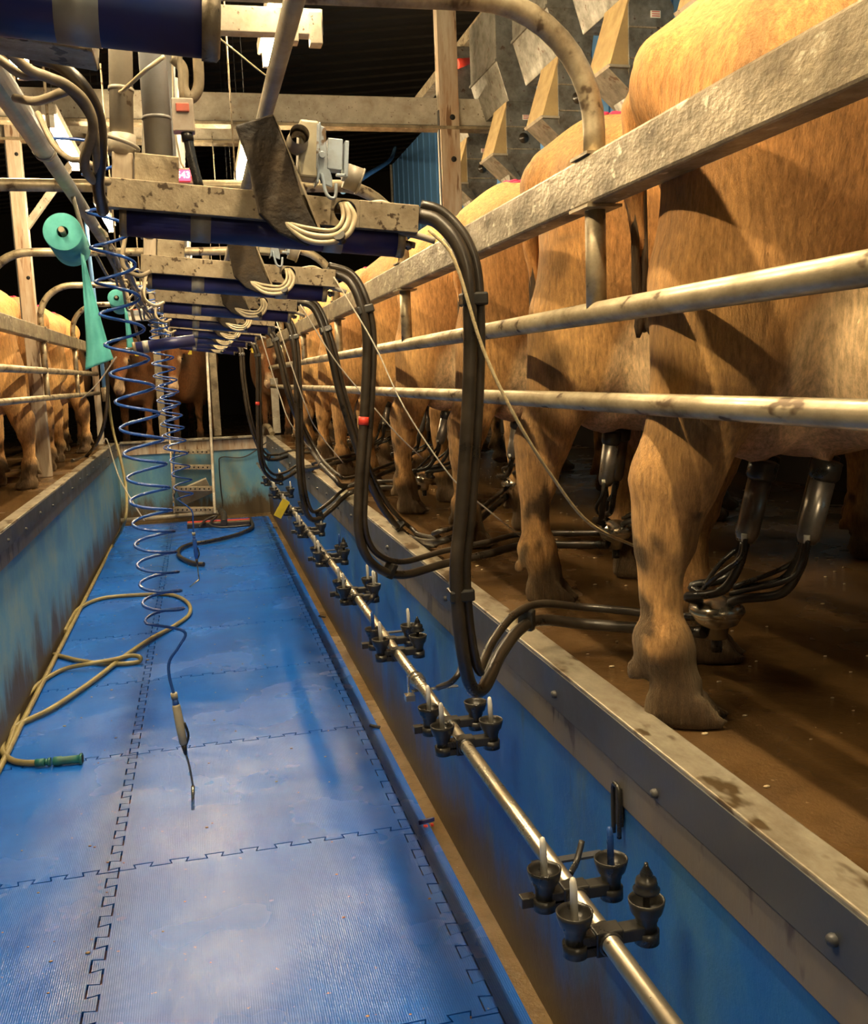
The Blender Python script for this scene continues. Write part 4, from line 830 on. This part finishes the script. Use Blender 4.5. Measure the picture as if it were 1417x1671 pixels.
# ------------------------------------------------------------------ coiled blue spray lances
def coil_pts(C, R, p0, p1, tail):
    """helix round the centre line C with pitch p0 at the top and p1 at the bottom"""
    S = spline(C, 40); out = []; ph = 0.0; z0, z1 = S[0].z, S[-1].z; last = S[0]
    for p in S:
        f = (z0-p.z)/(z0-z1); pit = p0+(p1-p0)*f; ph += (last-p).length/pit*2*math.pi; last = p; out.append((ph, p))
    ph1 = out[-1][0]; nst = int(ph1/(2*math.pi)*18); res = []; j = 0
    for k in range(nst+1):
        a = ph1*k/nst
        while j < len(out)-2 and out[j+1][0] < a: j += 1
        (a0, P0), (a1, P1) = out[j], out[j+1]; t = (a-a0)/max(1e-6, a1-a0); c = P0+(P1-P0)*t
        res.append(c+Vector((R*math.cos(a+.9), R*math.sin(a+.9), 0)))
    return res+[Vector(q) for q in tail]
def lance(lab, C, R, p0, p1, tail, hnd, tip, r=.0036, blue=False, grp='coiled blue teat spray hoses'):
    o = Vector(hnd[0]); t = thing('spray_lance', lab, 'spray hose', o, 0, grp)
    P = [q-o for q in coil_pts(C, R, p0, p1, [])]
    tl = spline([P[-2]+(P[-1]-P[-2])*.99]+[Vector(q)-o for q in tail]+[Vector((0, 0, 0))], 6)
    MB().tube(P[:-1]+tl, r, 8).build('coiled_hose', 'coil', t)
    MB().tube(spline([P[0], P[0]+Vector((-.02, .02, .05)), Vector((-.30, P[0].y+o.y+.05, 2.19))-o+Vector((0, 0, .02)), Vector((-.335, P[0].y+o.y+.06, 2.19))-o], 5), r, 8).build('supply_hose', 'coil', t)
    h = [Vector(q)-o for q in hnd]; d = (h[1]-h[0]); n = d.normalized(); L = d.length; s = L/.15
    MB().tube([h[0]-n*.004*s, h[0]+n*.012*s], .0095*s, 14).build('collar', 'handle', t)
    MB().tube([h[0]+n*.012*s, h[0]+n*.034*s], [.0078*s, .0095*s], 14).build('joint', 'coil', t)
    b = MB(); b.tube([h[0]+n*.03*s, h[0]+n*.036*s, h[0]+n*.09*s, h[1]-n*.004*s, h[1]], [.0095*s, .0115*s, .0125*s, .0110*s, .008*s], 14); b.build('handle', 'coil' if blue else 'handle', t)
    b = MB(); q = h[0]+n*.085*s+Vector((.013*s, -.002, 0)); b.tube(spline([q, q+n*.04*s+Vector((.004*s, 0, 0)), h[1]+n*.012*s], 4), .0035*s, 8); b.build('trigger', 'rubber', t)
    T = [Vector(q)-o for q in tip]
    MB().tube([h[1]-n*.004*s, h[1]+n*.03*s], [.009*s, .0045*s], 12).build('taper', 'rubber', t)
    MB().tube(spline([h[1]+n*.02*s]+T[:-1], 5), .0030*s, 10).build('lance_tube', 'shell', t)
    a, b_ = T[-2], T[-1]; MB().tube([a, a+(b_-a)*.35, a+(b_-a)*.4, b_], [.0052*s, .0052*s, .0045*s, .0048*s], 12).build('nozzle', 'steel', t)
    return t
Y = 2.6
lance('nearest blue coiled hose hanging to a cream-handled spray lance', [W(168, 262, Y=Y), W(183, 405, Y=Y), W(205, 560, Y=Y), W(230, 700, Y=Y), W(247, 830, Y=Y), W(258, 930, Y=Y), W(270, 1012, Y=Y)], .051, .092, .047,
      [W(300, 1030, Y=Y), W(292, 1055, Y=Y), W(277, 1078, Y=Y), W(276, 1102, Y=Y)], [W(284, 1133, Y=Y), W(300, 1215, Y=Y)], [W(309, 1250, Y=Y), W(315, 1282, Y=Y), W(315, 1322, Y=Y-.02)], .0040)
Y = 5.6
lance('second blue coiled hose ending in a blue-handled bent lance over the mats', [W(250, 470, Y=Y), W(258, 520, Y=Y), W(270, 600, Y=Y), W(285, 700, Y=Y), W(297, 780, Y=Y), W(300, 815, Y=Y)], .052, .050, .080,
      [W(312, 832, Y=Y), W(315, 850, Y=Y)], [W(316, 870, Y=Y), W(321, 912, Y=Y)], [W(323, 930, Y=Y), W(325, 946, Y=Y), W(310, 958, Y=Y)], .0042, True)
Y = 6.6
lance('third blue coiled hose, tangled in view behind the second one', [W(256, 500, Y=Y), W(264, 600, Y=Y), W(277, 690, Y=Y), W(283, 735, Y=Y)], .060, .085, .075,
      [W(284, 748, Y=Y)], [W(283, 772, Y=Y), W(284, 805, Y=Y)], [W(284, 812, Y=Y), W(283, 818, Y=Y), W(283, 826, Y=Y)], .0042)

# ------------------------------------------------------------------ floor hoses
Pf = lambda cx, cy, z=.020: W(cx/2.3617, 800+cy/2.3617, Z=z)
h1 = [W(172, 600, Y=9.6), W(182, 690, Y=9.8), W(196, 745, Y=9.6), W(206, 800, Y=9.4), W(204, 850, Y=9.0)]+[Pf(*q) for q in ((430, 210), (375, 310), (315, 420), (255, 530), (215, 635), (170, 720), (105, 830), (60, 930), (15, 1040), (-60, 1180))]
h1 = [Vector((max(p.x, XL+.03), p.y, max(p.z, .018))) for p in h1]
tag(MB().tube(spline(h1, 8), .0135, 12).build('water_hose', 'olive'), 'olive hose coming down the left wall and lying along its foot', 'hose')
L2 = [(250, 545), (270, 500), (310, 452), (400, 415), (560, 402), (665, 404), (725, 435), (728, 480), (660, 530), (585, 570), (480, 640), (350, 740), (200, 840), (70, 905), (15, 960), (12, 1010), (45, 1040), (90, 1050), (140, 1051)]
t = thing('water_hose', 'olive hose looping over the mats and ending in a green nozzle', 'hose', Pf(140, 1051, .026))
o = t.location.copy(); pts = [Pf(x, y, .026 if i in (9, 10, 11, 12) else .021) for i, (x, y) in enumerate(L2)]
MB().tube([p-o for p in spline(pts, 8)], .0135, 12).build('hose', 'olive', t)
d = (Pf(318, 1035, .026)-o); L = d.length; n = d.normalized(); u = L/.16
b = MB(); b.tube([-n*.004, n*.03*u], [.0165, .0165], 16); b.tube([n*.03*u, n*.04*u], .012, 12); b.build('hose_tail', 'teal', t)
b = MB(); b.tube([n*.04*u, n*.05*u], .0175, 16); b.tube([n*.058*u, n*.062*u, n*.085*u, n*.09*u, n*.14*u, n*.15*u, n*.152*u, n*.16*u], [.016, .0195, .0205, .017, .0185, .0185, .0245, .0245], 18); b.build('nozzle_body', 'teal', t)
MB().tube([n*.1602*u, n*.161*u], .018, 16).build('nozzle_mouth', 'black', t)
L3 = [(208, 632), (300, 655), (400, 668), (480, 668), (535, 660), (538, 642), (500, 638), (440, 652), (350, 668), (240, 692), (140, 755), (80, 835), (60, 900), (25, 1010)]
tag(MB().tube(spline([Pf(x, y, .046 if 4 < i < 9 else .021) for i, (x, y) in enumerate(L3)], 8), .0125, 12).build('water_hose', 'olive'), 'olive hose with a narrow twisted loop on the mats beside the left wall', 'hose')
# black hose, squeegee, pipe at the far end
F2 = lambda cx, cy, z=.03: W(150+cx/4.571, 820+cy/4.571, Z=z)
tag(MB().tube(spline([F2(1180, 120), F2(1198, 180), F2(1120, 225), F2(1000, 262), F2(860, 292), F2(740, 310), F2(660, 345), F2(645, 390), F2(700, 430), F2(770, 455), F2(835, 460)], 8), .019, 12).build('rubber_hose', 'hose'), 'thick black hose curling on the mats at the far end', 'hose')
t = thing('floor_scraper', 'red and black floor scraper lying before the far wall', 'scraper', F2(940, 160))
a, b_ = F2(715, 175)-t.location, F2(1182, 150)-t.location
MB().bar(a, b_, .10, .05).build('blade', 'hose', t, .004); MB().bar(a+Vector((0, .06, .012)), b_+Vector((0, .06, .012)), .05, .05).build('red_edge', 'red', t, .004); MB().bar(a+Vector((0, -.02, .028)), b_+Vector((0, -.02, .028)), .02, .012).build('rib', 'galv', t)
tag(MB().tube(spline([F2(960, 60, .1), F2(985, 90, .1), F2(985, 150, .06)], 6), .035, 12).build('pipe_elbow', 'hose'), 'black bent pipe end standing behind the floor scraper', 'pipe')
tag(MB().tube(spline([F2(800, 185, .04), F2(850, 130, .09), F2(930, 100, .12), F2(880, 160, .06), F2(960, 185, .04), F2(1180, 170, .04)], 6), .012, 8).build('black_cable', 'blackcable'), 'tangled black cable on the floor scraper', 'cable')
tag(MB().tube([W(196, 850, Y=11.45), W(362, 836, Y=11.45)], .028, 14).build('floor_pipe', 'galv_light'), 'pale pipe lying across the foot of the ladder', 'pipe')
tag(MB().tube(spline([W(440, 718, Y=11.62), W(400, 745, Y=11.67), W(362, 746, Y=11.67), W(358, 760, Y=11.67), W(361, 800, Y=11.67), W(363, 825, Y=11.66), W(352, 842, Y=11.6)], 6), .007, 8).build('black_cable', 'blackcable'), 'black cable clipped to the far pit wall', 'cable')
# ladder
t = thing('ladder', 'grey step ladder leading out of the far end of the pit', 'ladder', W(318, 842, Y=11.3)); o = t.location.copy()
def LW(x, y, Y): return W(x, y, Y=Y)-o
MB().bar(LW(338, 575, 11.75), LW(351, 838, 11.3), .03, .06).build('stile', 'galv_light', t, .004)
MB().bar(LW(276, 700, 11.6), LW(285, 838, 11.3), .02, .05).build('stile', 'galv', t, .004)
for y_, Yy in ((737, 11.55), (762, 11.5), (797, 11.4), (831, 11.3)):
    a, b_ = LW(280+(y_-737)*.05, y_, Yy), LW(343+(y_-737)*.06, y_, Yy)
    q = MB(); q.bar(a, b_, .10, .05); s_ = q.build('step', 'galv', t, .004)
    q = MB()
    for k in range(8): q.ball(a+(b_-a)*((k+.8)/8.6)+Vector((0, -.052, 0)), (.010, .004, .010), 8)
    q.build('grip_holes', 'black', s_)
t = tag(MB().box((0, 0, 0), (.36, .03, .22), Matrix.Rotation(-.35, 3, 'Y') @ Matrix.Rotation(.5, 3, 'X')).build('board', 'board', bevel=.004), 'dirty white board leaning behind the ladder steps', 'board'); t.location = W(318, 802, Y=11.52)
# blue-red clip on the mat edge
p = W(697, 1348, Z=.012); t = thing('mat_scrap', 'dark blue and red folded scrap sticking up at the right edge of the mats', 'scrap', p)
b = MB(); b.prism([(-.030, .0), (-.026, .014), (.012, .010), (.030, .008), (.028, -.002), (.004, -.004)], 0, .014, lambda a, bb, h: (a, bb*.6+h*.3, .004+h+a*.1+.006)); b.build('fold', 'bluecyl', t, .002)
MB().box((-.006, -.006, .004), (.014, .012, .006)).build('red_piece', 'red', t, .001); MB().box((.018, -.004, .004), (.010, .012, .008)).build('red_piece', 'red', t, .001)
for x, y, l in ((612, 1188, 'small black torn tab at the mat edge beside the wash pipe'), (526, 1008, 'small black torn tab at the mat edge farther down'), (449, 862, 'tiny dark red and blue tab at the far end of the mat edge')):
    o = MB().box((0, 0, .008), (.05, .02, .008), Matrix.Rotation(-.4, 3, 'Z') @ Matrix.Rotation(.2, 3, 'Y')).build('mat_scrap', 'rubber', bevel=.002); o.location = W(x, y, Z=.004); tag(o, l, 'scrap')
o = MB().ball((0, 0, .012), (.030, .020, .014), 10).build('pebble', 'debris'); o.location = W(223, 889, Z=.006); tag(o, 'small brown lump lying alone on the far left mats', 'pebble')

# ------------------------------------------------------------------ paper rolls, meter and left blue cylinder
def roll(lab, c0, c1, r, sheet, ys, hlab):
    a, b_ = Vector(c0), Vector(c1); d = (b_-a); n = d.normalized(); t = thing('paper_roll', lab, 'paper roll', a)
    m = MB(); ri = r*.30; m.lathe([(ri, 0), (r*.97, 0), (r, r*.03), (r, d.length), (ri, d.length), (ri, 0)], (0, 0, 0), n, 40); m.build('paper_roll_body', 'turq', t)
    m = MB(); g = [[Vector(q)-a for q in row] for row in sheet]; vs = []; fs = []; nx = 9
    S0 = spline([r_[0] for r_ in g], 8); S1 = spline([r_[1] for r_ in g], 8); k = len(S0)
    for i in range(k):
        f = i/(k-1)
        for j in range(nx):
            u = j/(nx-1); p = S0[i]*(1-u)+S1[i]*u; w = (.010*math.sin(u*9+f*2)*f+.004*math.sin(u*23+f*11)*f)*(r/.05); vs.append(p+Vector((0, w, 0)))
    for i in range(k-1):
        for j in range(nx-1): fs.append((i*nx+j, i*nx+j+1, (i+1)*nx+j+1, (i+1)*nx+j))
    m.add(vs, fs, True); o = m.build('hanging_sheet', 'turq', t, recalc=False); md = o.modifiers.new('thick', 'SOLIDIFY'); md.thickness = .0006
    s = thing('roll_holder', hlab, 'holder', b_)
    MB().tube([a-n*r*.55-b_, a-b_, n*.02, n*.06], r*.155, 14).build('spindle', 'handle', s)
    e = n*.06; MB().tube(spline([e, e+Vector((.03, .02, .03)), Vector((-.34-b_.x, b_.y*0+.10, 2.2-b_.z))], 5), r*.13, 10).build('bracket_rod', 'pvc', s)
roll('turquoise paper roll at left with a long twisted sheet hanging down', W(102, 378, Y=3.0), W(118, 406, Y=3.22), .053,
     [(W(128, 385, Y=3.05), W(131, 388, Y=3.2)), (W(133, 435, Y=3.1), W(141, 432, Y=3.12)), (W(137, 500, Y=3.1), W(159, 498, Y=3.1)), (W(140, 560, Y=3.1), W(175, 555, Y=3.1)), (W(139, 604, Y=3.1), W(186, 586, Y=3.1))], None, 'cream spindle poking out of the large turquoise roll')
roll('small turquoise paper roll behind the blue coil, with a narrow hanging strip', W(190, 486, Y=6.4), W(196, 500, Y=6.7), .052,
     [(W(202, 490, Y=6.5), W(204, 492, Y=6.6)), (W(204, 520, Y=6.5), W(210, 518, Y=6.5)), (W(206, 550, Y=6.5), W(216, 550, Y=6.5)), (W(207, 572, Y=6.5), W(223, 579, Y=6.5))], None, 'spindle of the small turquoise roll farther back')
p = W(225, 514, Y=7.3); t = thing('milk_meter', 'small white meter box with a pale screen, right of the small turquoise roll', 'meter', p)
MB().box((0, 0, 0), (.165, .06, .082)).build('housing', 'white', t, .006); MB().box((-.01, -.031, .012), (.12, .004, .030)).build('screen', 'bracket', t); MB().box((-.03, -.031, .036), (.08, .003, .006)).build('red_line', 'redlabel', t)
MB().tube([(0, .02, .04), (-.02, .02, .38)], .008, 8).build('hanger', 'galv', t)
Y = 5.3; a, b_ = W(222, 568, Y=Y), W(318, 555, Y=Y); n = (b_-a).normalized(); t = thing('air_cylinder', 'short dark blue cylinder hanging low left of the arm stack', 'cylinder', a)
MB().tube([(0, 0, 0), b_-a], .030, 24).build('barrel', 'bluecyl', t); MB().tube([-n*.015, n*.002], .031, 20).build('cylinder_end', 'galv', t); MB().tube([n*.035, n*.065], .0312, 20).build('clamp_band', 'strap', t)
MB().tube([Vector((.02, 0, .02)), Vector((-.34-a.x, 0, 2.2-a.z))], .008, 8).build('hanger', 'galv', t)
MB().tube([-n*.015, -n*.07], .008, 10).build('piston_rod', 'steel', t)
pipe('water_pipe', [W(137, 330, Y=9.3), W(146, 420, Y=9.3), W(165, 580, Y=9.3), W(170, 632, Y=9.3)], .018, 'bluesheet', 'thin pale blue pipe hanging behind the turquoise sheet', sm=False)
pipe('water_pipe', [W(170, 632, Y=9.3), W(173, 655, Y=9.3)], .03, 'galv', 'dull metal fitting under the thin pale blue pipe', sm=False)

# ------------------------------------------------------------------ far end posts and gate
for px, lab in ((267, 'grimy far post left of the pale-faced cow'), (356, 'grimy far post right of the ladder top')):
    p = W(px, 712, Y=11.83); tag(MB().box((p.x, 11.83, 1.98), (.085, .08, 2.10)).build('steel_post', 'beam', bevel=.004), lab, 'post')
p = W(448, 740, Y=11.2); tag(MB().tube(spline([(.80, 11.35, .95), (.775, 11.5, 1.02), (.73, 11.62, 1.02), (.70, 11.68, .93)], 6), .03, 12).build('pipe_end', 'rail'), 'bent tan pipe end closing the far right kerb', 'pipe')
p = W(437, 700, Y=11.8); tag(MB().box((p.x+.12, 11.95, 1.25), (.09, .06, .66)).build('steel_post', 'galv_light', bevel=.004), 'short pale post at the far right corner of the pit', 'post')
p = W(166, 700, Y=11.8); tag(MB().box((p.x-.02, 11.85, 1.5), (.07, .06, 1.2)).build('steel_post', 'postwood', bevel=.004), 'grimy post at the far left corner beside the hanging hoses', 'post')

# ------------------------------------------------------------------ feed hoppers on the right
def make_hopper():
    t = thing('feed_hopper', '', 'feed hopper')
    def loft(b, secs):
        vs = []; fs = []
        for cx, cy, wx, wy, z in secs: vs += [(cx-wx/2, cy-wy/2, z), (cx+wx/2, cy-wy/2, z), (cx+wx/2, cy+wy/2, z), (cx-wx/2, cy+wy/2, z)]
        for i in range(len(secs)-1):
            for j in range(4): fs.append((i*4+j, i*4+(j+1) % 4, i*4+4+(j+1) % 4, i*4+4+j))
        fs.append((3, 2, 1, 0)); k = 4*(len(secs)-1); fs.append((k, k+1, k+2, k+3)); return b.add(vs, fs)
    f = lambda a, bb, h: (a, h, bb)
    MB().prism([(-.225, 1.14), (-.10, 1.14), (-.10, .93), (.075, .78), (.075, .75), (.035, .50), (-.145, .50), (-.225, .75)], -.15, .46, f).build('bin', 'hopper', t, .003)
    MB().prism([(-.235, .745), (.085, .745), (.085, .76), (-.235, .76)], -.156, .466, f).build('bin_flange', 'hopper', t)
    loft(MB(), [(-.05, 0, .15, .15, 0), (-.05, 0, .235, .30, .17), (-.05, 0, .235, .30, .44), (-.055, 0, .18, .28, .51)]).build('dispenser', 'hopper', t, .003)
    m = MB(); f = lambda a, bb, h: (a, h, bb); m.prism([(-.16, .50), (-.165, .47), (-.262, .17), (-.16, .17)], -.145, .145, f); m.build('side_gate', 'hoppertan', t, .001)
    m = MB(); m.prism([(-.272, .172), (-.262, .16), (-.16, .158), (-.16, .17)], -.15, .15, f); m.build('gate_lip', 'galv_light', t)
    m = MB(); m.prism([(-.262, .16), (-.07, -.01), (-.07, .02), (-.16, .158)], -.13, .13, f); m.build('gate_base', 'hopper', t)
    for zz in (.34, .20): MB().box((-.05, -.153, zz), (.232, .006, .007)).build('seam', 'galv', t)
    m = MB(); m.lathe([(0, .016), (.012, .016), (.012, .006), (.032, .006), (.034, 0), (0, 0)], (-.05, -.154, .27), (0, -1, 0), 16); m.build('knob', 'hose', t)
    m = MB(); m.box((-.03, -.154, .40), (.05, .004, .032)); l = m.build('sticker', 'white', t)
    m = MB()
    for k in range(3): m.box((-.03, -.1575, .411-.010*k), (.040, .003, .004))
    m.build('sticker_print', 'redlabel', l)
    MB().tube([(-.05, 0, -.16), (-.05, 0, .02)], .06, 16).build('spout', 'bluecyl', t)
    return t
HX = 2.26; z = 2.825
hop = make_hopper(); tag(MB().tube([W(772, 98, X=2.13), W(746, 104, X=2.0)], [.02, .036], 12).build('bell_cap', 'red'), 'small red cap left of the fully visible feed hopper', 'cap')
hlab = ['feed hopper farthest away, low beside the bolt-holed post', 'large feed hopper in full view right of the bolt-holed post', 'feed hopper partly behind the bend of the near steel hoop', 'feed hopper at the top, just left of the nearest cow rump',
        'feed hopper above the nearest cow, cut by the top edge']
ox = [7.50, 6.53, 5.58, 4.65, 3.70]
for i, y in enumerate(ox):
    h = hop if i == 0 else copy_tree(hop); h.location = (HX, y, z+(.0 if i else .0)); h['label'] = hlab[i]; h['group'] = 'feed hoppers along the blue wall'
tag(MB().box((HX-.12, 5.8, z+1.18), (.10, 7.5, .08)).build('feed_rail', 'galv'), 'steel rail carrying the feed hoppers', 'rail')
pipe('feed_pipe', [W(560, 312, X=1.45), W(600, 285, X=2.1), W(636, 262, X=2.95), W(646, 240, X=3.18)], .028, 'bluesheet', 'pale blue pipe rising to the far end of the blue wall')
